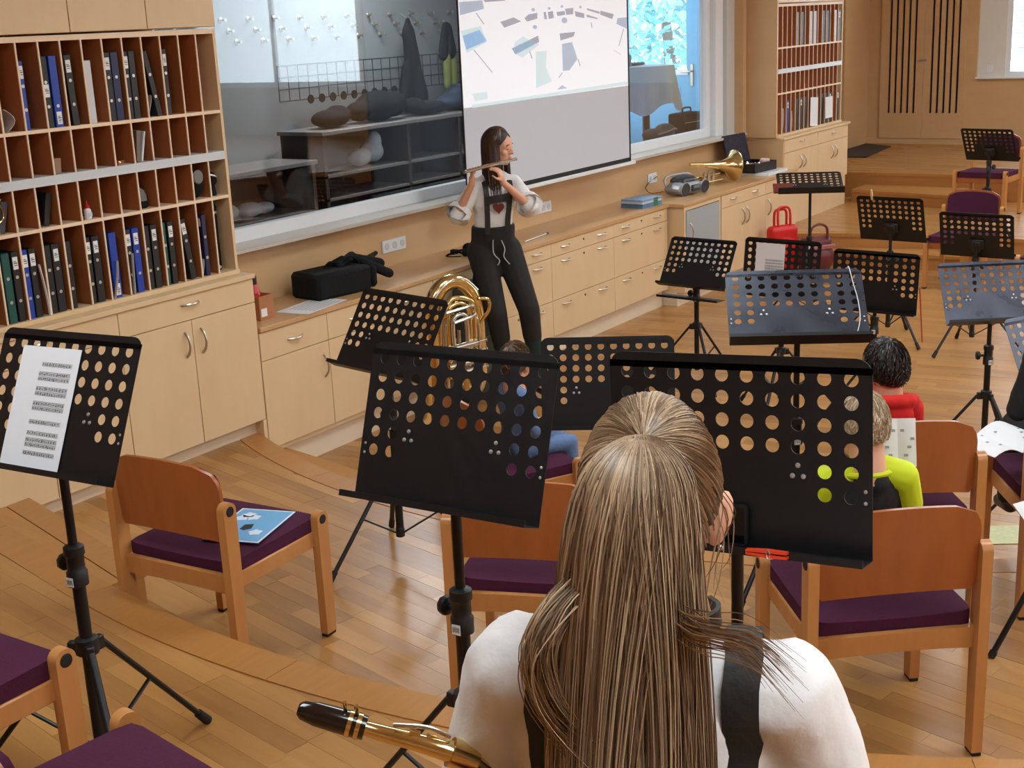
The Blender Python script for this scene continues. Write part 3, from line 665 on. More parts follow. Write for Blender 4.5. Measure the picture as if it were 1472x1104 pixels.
for k, h in ((1, .10), (2, .10), (4, .10), (7, .12), (10, .12), (11, .13), (14, .08)):
    small_box('booklet', 'dark small booklet, third row, %s compartment from window, far shelf' % ORD[k], 'booklet', 1, 1, k, .0, (.028, .12, h), B_MAT['black'], R(6))
small_box('booklet', 'dark small booklet, second row, fifth compartment, far shelf', 'booklet', 1, 2, 4, 0, (.028, .12, .09), B_MAT['black'], R(5))
small_box('card_box', 'small white card box, third row, far shelf', 'box', 1, 1, 6, 0, (.06, .06, .05), paper_m)
# ------------------------------------------------------------------ perforated music stands
DW, DH = .50, .345
def desk_mesh(name, mat):
    """sheet steel desk: ten holes in four full rows, two pairs in the two lower rows, rounded corners"""
    mb = MB(); th = .0016; P_ = .0474; RP = .0405; hr = .0128; nseg = 16
    x0 = -5 * P_; z1 = DH / 2 - .036 + RP / 2; rows = 6
    holes = set()
    for r_ in range(rows):
        for k in range(10):
            if r_ < 4 or k in (0, 1, 8, 9): holes.add((r_, k))
    for r_ in range(rows):
        for k in range(10):
            cy = x0 + (k + .5) * P_; cz = z1 - (r_ + .5) * RP
            hy, hz = P_ / 2, RP / 2
            if (r_, k) not in holes:
                for s in (-1, 1): mb.add([(s * th / 2, cy - hy, cz - hz), (s * th / 2, cy + hy, cz - hz), (s * th / 2, cy + hy, cz + hz), (s * th / 2, cy - hy, cz + hz)], [(0, 1, 2, 3)])
                continue
            vs = []
            for s in (-1, 1):
                for j in range(nseg):
                    a = 2 * math.pi * (j + .5) / nseg; ca, sa = math.cos(a), math.sin(a); m_ = max(abs(ca) / hy, abs(sa) / hz)
                    vs.append((s * th / 2, cy + hr * ca, cz + hr * sa)); vs.append((s * th / 2, cy + ca / m_, cz + sa / m_))
                for sy, sz in ((1, 1), (-1, 1), (-1, -1), (1, -1)): vs.append((s * th / 2, cy + sy * hy, cz + sz * hz))
            K = 2 * nseg + 4; fs = []
            def side(j):
                a = 2 * math.pi * (j + .5) / nseg; return abs(math.cos(a)) / hy >= abs(math.sin(a)) / hz, math.cos(a) > 0, math.sin(a) > 0
            for s in (0, 1):
                for j in range(nseg):
                    q = (j + 1) % nseg; o = s * K; a_, b_, d_, e_ = o + 2 * j, o + 2 * j + 1, o + 2 * q + 1, o + 2 * q
                    if side(j)[0] == side(q)[0]: fs.append((a_, b_, d_, e_))
                    else:
                        ang = 2 * math.pi * (j + 1) / nseg; ci = {(True, True): 0, (False, True): 1, (False, False): 2, (True, False): 3}[(math.cos(ang) > 0, math.sin(ang) > 0)]
                        fs.append((a_, b_, o + 2 * nseg + ci, d_, e_))
            for j in range(nseg): q = (j + 1) % nseg; fs.append((2 * j, 2 * q, K + 2 * q, K + 2 * j))
            mb.add(vs, fs)
    zb = z1 - rows * RP; xr = 5 * P_; Wd = DW / 2; Ht = DH / 2; r = .028
    top = [(-Wd, z1), (Wd, z1)] + [(Wd - r + r * math.cos(R(a)), Ht - r + r * math.sin(R(a))) for a in (0, 22, 45, 68, 90)] + [(-Wd + r - r * math.sin(R(a)), Ht - r + r * math.cos(R(a))) for a in (0, 22, 45, 68, 90)]
    bot = [(-Wd, zb), (-Wd, -Ht), (Wd, -Ht), (Wd, zb)]
    for poly in (top, bot, [(-Wd, zb), (x0, zb), (x0, z1), (-Wd, z1)], [(xr, zb), (Wd, zb), (Wd, z1), (xr, z1)]):
        n = len(poly); mb.add([(th / 2, y, z) for y, z in poly] + [(-th / 2, y, z) for y, z in poly], [tuple(range(n)), tuple(range(n, 2 * n))[::-1]])
    rim = bot[1:3] + top[2:]
    n = len(rim); mb.add([(th / 2, y, z) for y, z in rim] + [(-th / 2, y, z) for y, z in rim], [(i, (i + 1) % n, n + (i + 1) % n, n + i) for i in range(n)])
    return mb.data(name, mat, False)
DESK = desk_mesh('desk', blackm)
DESK3 = desk_mesh('desk_dark_sheen', pmat('sheen dark steel', c(58, 64, 76), .30, metal=.3, var=.45, scale=9, rvar=.12))  # bluish reflected light painted into the black desk's colour
DESK2 = desk_mesh('desk_pale_sheen', pmat('sheen grey steel', c(92, 100, 116), .30, metal=.35, var=.35, scale=9, rvar=.12))  # paler desk: bright ceiling reflection put into the steel colour
TRAY = MB().box(0, .052, -DW / 2, DW / 2, -DH / 2 - .002, -DH / 2).box(.050, .052, -DW / 2, DW / 2, -DH / 2, -DH / 2 + .012).data('tray', blackm, False)
RIV = MB()
for sy in (-1, 1):
    for y, z in ((0, .010), (-.010, -.009), (.010, -.009)): RIV.lathe([(.0001, .003), (.004, .002), (.005, 0)], 8, T(.0008, sy * .118 + y, -DH * .5 + .145 + z) @ rt('Y', R(90)))
for sy in (-1, 1):
    for z in (.118, .098): RIV.lathe([(.0001, .002), (.003, .001), (.0035, 0)], 8, T(.0008, sy * .238, -DH * .5 + z) @ rt('Y', R(90)))
RIV = RIV.data('rivets', rivet_m)
BRK = MB().rbox(-.022, -.001, -.05, .05, -.10, -.03, .004).rbox(-.03, -.012, -.028, .028, -.12, -.04, .004).data('bracket', blackp)
UPOLE = {}
def zcyl(mb, z0, z1, r, n=14): return mb.lathe([(r, z0), (r, z1)], n)
LOWER = zcyl(MB(), .11, .62, .0165).data('lower_tube', blackm)
BASEC = MB().lathe([(.010, .095), (.019, .10), (.019, .135), (.0165, .14)], 14).data('tube_cap', blackp)
COLLAR = MB().lathe([(.017, .56), (.026, .565), (.026, .60), (.022, .605), (.022, .64), (.026, .645), (.025, .665), (.0135, .672)], 16).data('clamp_collar', blackp)
KNOB = MB().lathe([(.007, 0), (.007, .018), (.014, .02), (.022, .024), (.024, .034), (.020, .042), (.006, .045)], 9, T(0, .020, .612) @ rt('X', R(-90))).data('knob', blackp)
LABELP = MB().box(.0265, .0272, -.011, .011, .568, .592).data('maker_label', label_m, False)
LABELT = MB()
for i in range(5): LABELT.box(.0272, .0277, -.008 + i * .0036, -.0064 + i * .0036, .573 + (i % 2) * .002, .586)
LABELT = LABELT.data('label_print', ink, False)
HUB = MB().lathe([(.017, .375), (.028, .38), (.030, .40), (.028, .42), (.018, .425)], 16)
for j in range(3): HUB.rbox(.018, .048, -.010, .010, .375, .412, .003, rt('Z', R(120 * j)))
HUB = HUB.data('leg_hub', blackp)
LEG = MB().tube([(.045, 0, .395), (.345, 0, .028)], .0105, 10, flat=.75).data('leg', blackm)
STRUT = MB().tube([(.018, 0, .118), (.180, 0, .225)], .0068, 8, flat=.6).data('brace', blackm)
FOOT = MB().tube([(.330, 0, .046), (.362, 0, .008)], [.0125, .014], 10).data('rubber_foot', rubber)
def stand(key, p, label, floor_z, tri=0., back=False, greyed=False, lift=None):
    """p: desk centre, facing azimuth, tilt from upright, roll"""
    x, y, z, az, tilt, roll = p; az, tilt, roll = R(az), R(tilt), R(roll)
    if back: az += math.pi; tilt = -tilt; roll = -roll
    n0 = Vector((math.cos(az), math.sin(az), 0)); up = Vector((0, 0, math.cos(tilt))) - n0 * math.sin(tilt); nn = n0 * math.cos(tilt) + Vector((0, 0, math.sin(tilt)))
    att = Vector((x, y, z)) - up * .075 - nn * .022
    t = thing('music_stand', label, 'music stand', (att.x, att.y, floor_z), az)
    lz = z - floor_z; off = (Vector((x, y, 0)) - Vector((att.x, att.y, 0))); lx = off.dot(n0); ly = off.dot(Vector((-n0.y, n0.x, 0)))
    d = link('desk', {False: DESK, True: DESK2, 2: DESK3}[greyed], t, (lx, ly, lz), (roll, -tilt, 0))  # grey desks carry a painted sheen, black ones do not
    link('tray', TRAY, d); tag(link('rivets', RIV, d), kind='stuff'); link('bracket', BRK, d)
    sh = min(1., (att.z - floor_z - .12) / .56)          # short stands telescope down
    ztop = att.z - floor_z - .01; zc = min(.0, ztop - .72)
    h = round(max(.56, ztop), 2)
    MB().lathe([(.0115, .45), (.0115, ztop)], 14).build('upper_tube', blackm, t)
    lo = link('lower_tube', LOWER, t); link('tube_cap', BASEC, lo)
    co = link('clamp_collar', COLLAR, t, (0, 0, zc)); link('knob', KNOB, co, (0, 0, 0), (0, 0, R(170))); lb = link('maker_label', LABELP, co, (0, 0, 0), (0, 0, R(8))); link('label_print', LABELT, lb)
    if zc < 0: lo.scale = (1, 1, max(.5, (ztop - .1 - .02) / .62) if ztop < .72 else 1)
    link('leg_hub', HUB, t, (0, 0, 0), (0, 0, R(tri)))
    for j in range(3):
        g = link('leg', LEG, t, (0, 0, 0), (0, 0, R(tri + 120 * j))); link('rubber_foot', FOOT, g); link('brace', STRUT, t, (0, 0, 0), (0, 0, R(tri + 120 * j)))
    return t, d
ST = {}
ST['S1'] = stand('S1', (1.917, 2.585, 1.586, -181, 25, 2.4), 'black music stand holding a long printed sheet beside the purple chairs', T2, tri=182)
ST['S2'] = stand('S2', (2.145, 1.594, 1.590, -184, 20, 2.8), 'dusty black music stand with empty desk before the ponytail', T2, tri=40)
ST['S3'] = stand('S3', (2.082, .924, 1.658, -180, 7, 4.0), 'black music stand with orange clothes peg on its tray', T2, tri=70)
ST['S4'] = stand('S4', (3.997, 3.248, 1.232, -190, 33, 0), 'black music stand tilted in front of the tuba', T1, tri=115)
ST['S5'] = stand('S5', (4.18, 2.37, 1.085, -152, 14, 0), 'low black music stand behind the ponytail', T1, tri=30)
ST['S6'] = stand('S6', (7.816, 3.733, .816, -186, 30, 0), 'black music stand with second lower tray near the drawers', T0, tri=50)
ST['S7'] = stand('S7', (7.381, 2.980, .909, -185, 8, 0), 'black music stand with short white sheet on the holes', T0, tri=10)
ST['S8'] = stand('S8', (4.52, 1.765, 1.358, -152, 51, 0), 'music stand desk with painted blue grey sheen, thin cord hanging over it', T1, tri=80, greyed=2)
ST['S9'] = stand('S9', (7.352, 2.401, .876, -180, 3, -1), 'plain black music stand between sheet stand and blond child', T0, tri=-52)
ST['S10'] = stand('S10', (9.458, 2.982, .899, -185, -17, 0), 'black music stand with pale wooden peg clipped on top', T0, tri=0, back=True)
ST['S11'] = stand('S11', (9.377, 2.355, .825, -179, -20, -1), 'black music stand in front of purple backed chair', T0, tri=150, back=True)
ST['S12'] = stand('S12', (6.958, 1.665, .944, -146, 33, 0), 'pale grey music stand on tripod by the open booklet', T0, tri=20, greyed=True)
ST['S13'] = stand('S13', (6.02, 1.15, .908, -119, 26, 0), 'blue grey music stand beside the seated person with booklet', T0, tri=60, greyed=True)
ST['S14'] = stand('S14', (12.772, 3.135, 1.094, -190, -28, 0), 'far black music stand before the raised chair', T1, tri=0, back=True)
ST['S15'] = stand('S15', (12.95, 2.42, 1.28, -190, -24, 0), 'far black music stand beside the raised chair', T1, tri=0, back=True)
ST['S16'] = stand('S16', (9.931, 3.782, 1.078, -154, 69, 0), 'black music stand laid nearly flat near the red bag', T0, tri=30)
# second tray of the double tray stand
MB().box(.0, .10, -.23, .23, -.001, .001).box(.098, .10, -.23, .23, 0, .014).cyl((-.02, 0, -.02), (-.02, 0, .01), .015).build('lower_tray', blackm, ST['S6'][0], False).location = (.03, 0, .60)
def music_sheet(desk, label, y, z0, w_, h, lines, name='sheet_music', lean=0., mirror=1, xo=.004):
    """a page standing on the desk with printed staves"""
    t = thing(name, label, 'sheet music'); t.matrix_world = desk_world(desk) @ T(xo, y, z0) @ rt('X', lean)
    MB().box(0, .0012, -w_ / 2, w_ / 2, 0, h).build('page', paper_m, t, False)
    mb = MB(); rg = random.Random(int(h * 1000))
    for a, b, zz in lines:
        for q in range(5): mb.box(.0014, .0017, a, b, zz + q * .0022, zz + q * .0022 + .0006)
        yy = a + .004
        while yy < b - .004:
            mb.box(.0014, .0018, yy, yy + .0016, zz + rg.random() * .004, zz + .004 + rg.random() * .004); yy += rg.uniform(.005, .012)
    mb.build('staves', ink, t, False); return t
def desk_world(d):
    p = d.parent
    return Matrix.Translation(p.location) @ p.rotation_euler.to_matrix().to_4x4() @ Matrix.Translation(d.location) @ d.rotation_euler.to_matrix().to_4x4()
ln = [(-.025, .085, .255), (-.03, .085, .232), (-.03, .085, .220), (-.03, .085, .196), (-.03, .085, .184), (-.03, .085, .160), (-.03, .085, .148), (-.03, .085, .115), (-.03, .085, .088), (-.03, .085, .072), (-.03, .085, .060), (-.03, .085, .040)]
music_sheet(ST['S1'][1], 'long printed music sheet standing on the stand beside chairs', -.052, -DH / 2 + .001, .215, .302, ln)
music_sheet(ST['S7'][1], 'short white music sheet on the far black stand', -.075, -DH / 2 + .125, .19, .19, [(-.03, .09, .02), (-.03, .09, .035), (-.03, .09, .05), (-.03, .09, .068), (-.03, .09, .085)])
tag(MB().box(-.012, .0, -.09, .06, .0, .14).build('red_folder', pmat('dark red card', c(110, 34, 26), .6), None, False), 'dark red folder lying on the flat music stand', 'folder').matrix_world = desk_world(ST['S16'][1]) @ T(.016, -.195, -DH / 2 + .004)
# clothes peg on the tray, wooden peg on top, cord
def peg(label, mat, m, s=1.):
    t = thing('clothes_peg', label, 'clothes peg'); t.matrix_world = m @ Matrix.Diagonal((s, s, s, 1))
    for q in (-1, 1): MB().prism([(-.036, .0006 * q), (.036, .0018 * q), (.036, .0062 * q), (.0, .007 * q), (-.036, .0042 * q)], -.005, .005).build('peg_jaw', mat, t, False)
    MB().tube([(.004 + .003 * math.cos(a), .0075 * math.sin(a), .0055) for a in [i * .6 for i in range(11)]], .0009, 5).build('spring', rivet_m, t)
orange = pmat('orange red plastic', c(226, 66, 30), .35)
peg('orange red clothes peg lying on the music stand tray', orange, desk_world(ST['S3'][1]) @ T(.058, .083, -DH / 2 + .008) @ rt('Z', R(90)) @ rt('X', R(90)), 1.05)
peg('pale wooden clothes peg clipped upright on a stand', pmat('pale peg wood', c(226, 196, 150), .6), desk_world(ST['S10'][1]) @ T(0, .13, DH / 2 + .012) @ rt('Y', R(90)), 1.1)
m_ = desk_world(ST['S8'][1])
o = MB().tube([m_ @ Vector(q) for q in spline([(-.02, .20, .165), (.006, .205, .178), (.008, .214, .09), (.007, .222, .02), (.007, .222, -.06), (.007, .205, -.13), (.006, .18, -.165)], 6)], .0018, 6).build('thin_cord', pmat('pale cord', c(214, 214, 216), .6), None)
tag(o, 'thin pale cord hanging over the blue grey stand desk', 'cord')
o = MB().tube([(9.48, 2.73, .002), (9.47, 2.76, .40)], .005, 6).build('red_stick', pmat('red brown stick', c(170, 50, 30), .5), None); tag(o, 'thin reddish stick standing beside plain black music stand', 'stick')
t = thing('smartphone', 'black smartphone standing on the stand tray', 'phone'); t.matrix_world = desk_world(ST['S3'][1]) @ T(.006, -.012, -DH / 2 + .002)
MB().prism(rrect(.078, .075, .010, 4, 0, .0385), 0, .008, Matrix(((0, 0, 1, 0), (1, 0, 0, 0), (0, 1, 0, 0), (0, 0, 0, 1)))).build('phone_case', blackp, t); MB().box(.0082, .0086, -.034, .034, .006, .071).build('phone_screen', pmat('dark phone glass', c(10, 10, 12), .08), t, False)
# ------------------------------------------------------------------ chairs
def post_mesh(h, name='leg'):
    w_, d_ = .032, .058; r = d_ / 2; prof = [(-d_ / 2 + .004, .012), (d_ / 2 - .004, .012)] + [(r * math.cos(R(a)), h - r + r * math.sin(R(a))) for a in range(0, 181, 15)]
    mb = MB().prism(prof, -w_ / 2, w_ / 2, Matrix(((0, 0, 1, 0), (1, 0, 0, 0), (0, 1, 0, 0), (0, 0, 0, 1))))
    return mb.data(name, beech_light)
CW, CD, HF, HR = .50, .46, .48, .67
POSTF, POSTR = post_mesh(HF), post_mesh(HR)
CAPD = MB().lathe([(.0001, .003), (.016, .003), (.018, 0)], 16, rt('Y', R(90))).data('end_cap', rubber)
GLIDE = MB().rbox(-.014, .014, -.026, .026, 0, .013, .002).data('glide', rubber)
def seat_mesh():
    nx, ny = 12, 10; vs = []; fs = []
    def edge(u, v): return (1 - abs(u) ** 6) * (1 - abs(v) ** 6)
    for s in (0, 1):
        for j in range(ny + 1):
            for i in range(nx + 1):
                u = -1 + 2 * i / nx; v = -1 + 2 * j / ny; x = u * .236; y = .012 + v * .228
                k = max(abs(u), abs(v)); 
                if abs(u) > .99 and abs(v) > .99: x *= .965; y = .012 + (y - .012) * .965
                z = (.452 + .012 * edge(u, v) - .012 * max(0, -v) * (1 - u * u) * .6 + .006 * max(0, v)) if s else .405
                vs.append((x, y, z))
    N_ = (nx + 1) * (ny + 1)
    for j in range(ny):
        for i in range(nx):
            a = j * (nx + 1) + i; b = a + 1; d = a + nx + 2; e = a + nx + 1; fs += [(a, e, d, b), (N_ + a, N_ + b, N_ + d, N_ + e)]
    ring = [i for i in range(nx + 1)] + [j * (nx + 1) + nx for j in range(1, ny + 1)] + [ny * (nx + 1) + i for i in range(nx - 1, -1, -1)] + [j * (nx + 1) for j in range(ny - 1, 0, -1)]
    n = len(ring); fs += [(ring[i], ring[(i + 1) % n], N_ + ring[(i + 1) % n], N_ + ring[i]) for i in range(n)]
    return MB().add(vs, fs).data('seat', plum, True, 1.2)
SEAT = seat_mesh()
RAIL = MB().rbox(-.011, .011, -CD / 2 + .02, CD / 2 - .02, .352, .408, .003).data('side_rail', beech_light)
def bent_board(name, w_, z0f, z1f, dep, bow_, y0, th, mat, nx=20, nz=10, r=.07, rb=.03):
    vs = []; fs = []
    for s in (0, 1):
        for j in range(nz + 1):
            for i in range(nx + 1):
                u = -1 + 2 * i / nx; v = j / nz; z = z0f + (z1f - z0f) * v
                half = w_ / 2
                top = z1f - z; bt = z - z0f
                if top < r: half -= r - math.sqrt(max(0, r * r - (r - top) ** 2))
                if bt < rb: half -= (rb - math.sqrt(max(0, rb * rb - (rb - bt) ** 2))) * .6
                x = u * half; y = y0 - bow_ * (1 - (x / (w_ / 2)) ** 2) - dep * v + (th if s else 0)
                z += .018 * (1 - u * u) * (1 if v < .5 else .6) * (abs(v - .5) * 2 if v > .5 else abs(v - .5) * 2) * (1 if v > .5 else 1)
                vs.append((x, y, z))
    N_ = (nx + 1) * (nz + 1)
    for j in range(nz):
        for i in range(nx): a = j * (nx + 1) + i; fs += [(a, a + 1, a + nx + 2, a + nx + 1), (N_ + a, N_ + a + nx + 1, N_ + a + nx + 2, N_ + a + 1)]
    ring = [i for i in range(nx + 1)] + [j * (nx + 1) + nx for j in range(1, nz + 1)] + [nz * (nx + 1) + i for i in range(nx - 1, -1, -1)] + [j * (nx + 1) for j in range(nz - 1, 0, -1)]
    n = len(ring); fs += [(ring[i], ring[(i + 1) % n], N_ + ring[(i + 1) % n], N_ + ring[i]) for i in range(n)]
    return MB().add(vs, fs).data(name, mat, True, .8)
BACK = bent_board('backrest', .472, .525, .79, .02, .035, -CD / 2 + .005, .014, beech, r=.085)
BPAD = bent_board('back_cushion', .43, .535, .775, .02, .03, -CD / 2 + .016, .022, plum, r=.06)
REARR = bent_board('rear_rail', .47, .34, .405, 0, .02, -CD / 2 + .0, .022, beech_light, 12, 2, .001, .001)
FRONTR = MB().rbox(-CW / 2 + .02, CW / 2 - .02, CD / 2 - .02, CD / 2 + .0, .352, .404, .003).data('front_rail', beech)
def chair(x, y, z, yaw, label, cushion=True):
    t = thing('stacking_chair', label, 'chair', (x, y, z), R(yaw), 'wooden stacking chairs')
    for sx in (-1, 1):
        for sy, me, h in ((1, POSTF, HF), (-1, POSTR, HR)):
            g = link('leg', me, t, (sx * CW / 2, sy * CD / 2, 0)); link('glide', GLIDE, g)
            q = link('end_cap', CAPD, g, (sx * .0155, 0, h - .029)); q.scale = (sx, 1, 1)
    link('seat', SEAT, t); [link('side_rail', RAIL, t, (q_ * (CW / 2 - .017), 0, 0)) for q_ in (-1, 1)]; link('rear_rail', REARR, t); link('front_rail', FRONTR, t)
    link('backrest', BACK, t)
    if cushion: link('back_cushion', BPAD, t)
    return t
chair(3.044, 3.294, T1, -86.8, 'wooden chair with blue leaflet on its plum seat')
chair(3.617, 1.179, T1, -50.8, 'wooden chair the blond child sits on')
chair(3.38, 2.17, T1, -70, 'empty wooden chair half hidden by the long ponytail')
chair(1.53, 2.74, T2, -90, 'wooden chair with plum seat behind the sheet music stand')
chair(1.36, 1.914, T2, -100, 'wooden chair with plum seat between sheet stand chair and saxophone')
chair(1.40, .74, T2, -70, 'wooden chair under the person with long ponytail')
chair(4.41, 1.385, T1, -55, 'wooden chair the child in red hoodie sits on')
chair(4.90, .833, T1, -59, 'wooden chair under the person holding an open booklet')
chair(4.82, 3.27, T0, -118, 'wooden chair the child in denim sits on')
chair(11.60, 3.02, T0, 88, 'purple backed wooden chair behind two black stands on lowest floor')
chair(13.80, 3.38, T1, 84, 'wooden chair up on the middle tier by far stand')
chair(10.85, 2.10, T0, 92, 'purple seated wooden chair past the purple backed chair')
# ------------------------------------------------------------------ projection screen
t = thing('projection_screen', 'white pull-down projection screen showing a pale picture of music stands', 'screen', (7.31, 5.2, 1.22)); SW = 2.33
MB().box(0, SW, -.002, .002, .05, 1.95).build('screen_cloth', pmat('screen cloth', c(204, 208, 218), .8), t, False)
MB().box(0, .012, -.003, .003, .03, 1.95).box(SW - .022, SW, -.004, .004, .03, 1.95).box(0, SW, -.004, .004, .03, .062).build('black_border', pmat('black border', c(16, 16, 18), .7), t, False)
MB().rbox(-.01, SW + .06, -.018, .018, .0, .03, .006).build('weight_bar', white, t)
MB().rbox(-.1, SW + .1, -.08, .08, 1.95, 2.1, .01).build('screen_housing', white, t)
# the projected image: lit picture area with printed shapes
lum = lambda n, colr, e: pmat(n, colr, .9, emit=e)
pic = MB().box(.012, SW - .022, -.0028, -.0022, .632, 1.94).build('projected_picture', lum('projected light', c(232, 236, 244), .20), t, False)
def shape(name, pts, m, y=-.0034):
    n = len(pts); return MB().add([(x, y, z) for x, z in pts] + [(x, y + .0004, z) for x, z in pts], [tuple(range(n)), tuple(range(n, 2 * n))[::-1]] + [(i, (i + 1) % n, n + (i + 1) % n, n + i) for i in range(n)]).build(name, m, pic, False)
pa = lum('pale blue projection', c(182, 196, 216), .13); pb = lum('grey projection', c(174, 178, 192), .12); pc_ = lum('cyan projection', c(208, 228, 234), .16)
K_ = .62
def q(x, z): return (x, z)
def from_px(x, y): # picture coordinates measured on the photographed screen (0..1 across, metres up)
    return x
def pic_pt(x, y):
    """layout grid of the projected picture: 945 units across, rows slope with the projector keystone"""
    X = (x - 140) / 945; return (X * SW, .632 + (612 - X * 135 - y) / (872 - 130 * X))
def blob(m, *pts): shape('projected_shape', [pic_pt(*p) for p in pts], m)
blob(pa, (150, 20), (258, 8), (265, 55), (150, 92)); blob(pc_, (150, 178), (245, 150), (272, 238), (172, 300)); blob(pa, (158, 205), (238, 172), (270, 232), (172, 282)); blob(pb, (262, 0), (372, 0), (368, 8), (270, 18))
blob(pb, (342, 126), (410, 100), (448, 122), (360, 158)); blob(pb, (466, 104), (488, 82), (536, 72), (534, 104), (480, 122)); blob(pb, (570, 68), (582, 66), (588, 106), (574, 108)); blob(pb, (594, 66), (622, 60), (626, 98), (598, 106))
blob(pb, (642, 66), (688, 58), (692, 80), (648, 88)); blob(pb, (692, 46), (740, 40), (738, 76), (698, 80)); blob(pb, (748, 58), (804, 70), (804, 96), (752, 88)); blob(pb, (820, 40), (900, 58), (898, 70), (822, 50)); blob(pb, (818, 76), (886, 94), (884, 100), (820, 90)); blob(pb, (904, 52), (990, 70), (978, 98), (902, 74)); blob(pa, (1012, 92), (1080, 84), (1078, 152), (1006, 124))
blob(pc_, (412, 236), (454, 206), (540, 250), (446, 328), (400, 296)); blob(pb, (394, 274), (536, 200), (540, 236), (412, 308)); blob(pb, (656, 186), (746, 176), (736, 202), (660, 226)); blob(pc_, (520, 292), (580, 286), (572, 380), (604, 460), (514, 500)); blob(pa, (668, 246), (726, 234), (756, 330), (706, 396), (668, 400)); blob(pc_, (186, 592), (1080, 452), (1080, 470), (186, 610)); blob(pc_, (190, 530), (260, 520), (262, 560), (200, 572)); blob(pa, (632, 508), (660, 482), (690, 500))
for a, b in (((224, 78), (258, 140)), ((204, 282), (288, 410)), ((1050, 150), (1016, 250)), ((980, 274), (1030, 300)), ((842, 120), (848, 150)), ((756, 330), (768, 370)), ((640, 440), (662, 410)), ((484, 290), (496, 330))):
    (x0, y0), (x1, y1) = a, b; shape('projected_line', [pic_pt(x0, y0), pic_pt(x0 + 5, y0), pic_pt(x1 + 5, y1), pic_pt(x1, y1)], pb)
for x, y, r in ((514, 55, 10), (602, 46, 8), (674, 34, 8), (782, 34, 8), (686, 112, 17), (520, 152, 12)): shape('projected_dot', [pic_pt(x + r * math.cos(a * .785), y + r * math.sin(a * .785)) for a in range(8)], pa)
# sockets
def socket(x, z, n, label):
    t = thing('wall_socket', label, 'socket', (x, WALL, z)); W = .082 * n
    MB().rbox(0, W, -.012, 0, -.042, .042, .003).build('socket_frame', white, t)
    for i in range(n):
        s = MB().lathe([(.0001, -.004), (.020, -.004), (.022, .0), (.0235, .0), (.0235, .002)], 16, T(.041 + .082 * i, -.0125, 0) @ rt('X', R(90))).build('socket_well', pmat('socket shade', c(205, 205, 204), .5), t)
        for dx in (-.009, .009): MB().cyl((.041 + .082 * i + dx, -.0128, 0), (.041 + .082 * i + dx, -.014, 0), .0025, n=8).build('pin_hole', rubber, s)
socket(6.70, 1.005, 3, 'triple white wall socket above counter by black case'); socket(8.56, .99, 3, 'triple white wall socket beside the flute player'); socket(10.44, .995, 2, 'double white wall socket with plug by the stereo')
t = thing('light_switch', 'small white switch plate beside the far window', 'switch', (XW + .05, 4.45, 1.52)); MB().rbox(-.012, 0, -.04, .04, -.05, .05, .003).build('switch_frame', white, t); MB().rbox(-.016, -.012, -.028, .028, -.03, .03, .002).build('rocker', white, t)
# ------------------------------------------------------------------ things on the counter
CT = .872
t = thing('soft_case', 'black soft instrument case lying on the counter', 'case', (5.92, 5.22, CT), R(-8))
MB().rbox(-.23, .20, -.13, .13, 0, .155, .02).build('case_body', black_cloth, t)
MB().rbox(.20, .26, -.12, .12, .01, .14, .02).build('end_pocket', black_cloth, t)
soft(MB().cap((.05, 0, .16), .025, (.20, .05, .19), .03).cap((.2, .05, .18), .03, (.38, .0, .12), .035).cap((.2, -.05, .16), .03, (.40, -.06, .06), .03).cap((.3, .02, .16), .02, (.43, .08, .17), .015).cap((.02, .05, .16), .02, (.1, .02, .2), .015), 'strap_bundle', black_cloth, t, .008, 3)
MB().tube(spline([(-.05, .03, .15), (.0, .02, .19), (.06, .0, .17), (.12, -.03, .21), (.18, -.02, .16)], 5), .01, 6, flat=.3).build('carry_strap', black_cloth, t)
o = MB().box(-.20, .20, -.11, .11, 0, .002).build('sheet_music', paper_m, None, False); o.location = (5.58, 5.10, CT + .0005); o.rotation_euler = (0, 0, R(8))
tag(o, 'white printed sheet lying flat on the counter', 'sheet music')
mb = MB()
for i in range(7): mb.box(-.12, .16, -.09 + i * .026, -.084 + i * .026, .002, .0024)
mb.build('staves', pmat('grey ink', c(150, 152, 160), .7), o, False)
t = thing('bottle', 'red bottle with black cap standing in a carton', 'bottle', (5.205, 5.17, CT + .012))
MB().lathe([(.030, 0), (.033, .005), (.033, .13), (.020, .165), (.014, .19)], 16).build('bottle_body', pmat('red glass', c(196, 26, 20), .15, coat=.5), t); MB().lathe([(.016, .18), (.017, .185), (.017, .225), (.014, .23)], 14).build('cap', blackp, t)
t = thing('carton', 'small open brown carton with white label beside tall cabinet', 'carton', (5.215, 5.16, CT)); cm = pmat('brown cardboard', c(176, 116, 74), .8, var=.08)
for p in ((-.055, -.051, -.06, .06), (.051, .055, -.06, .06), (-.051, .051, -.06, -.056), (-.051, .051, .056, .06)): MB().box(p[0], p[1], p[2], p[3], 0, .135).build('carton_side', cm, t, False)
MB().box(-.051, .051, -.056, .056, 0, .003).build('carton_bottom', cm, t, False); MB().box(-.045, .0, -.0612, -.060, .02, .065).build('carton_label', label_m, t, False)
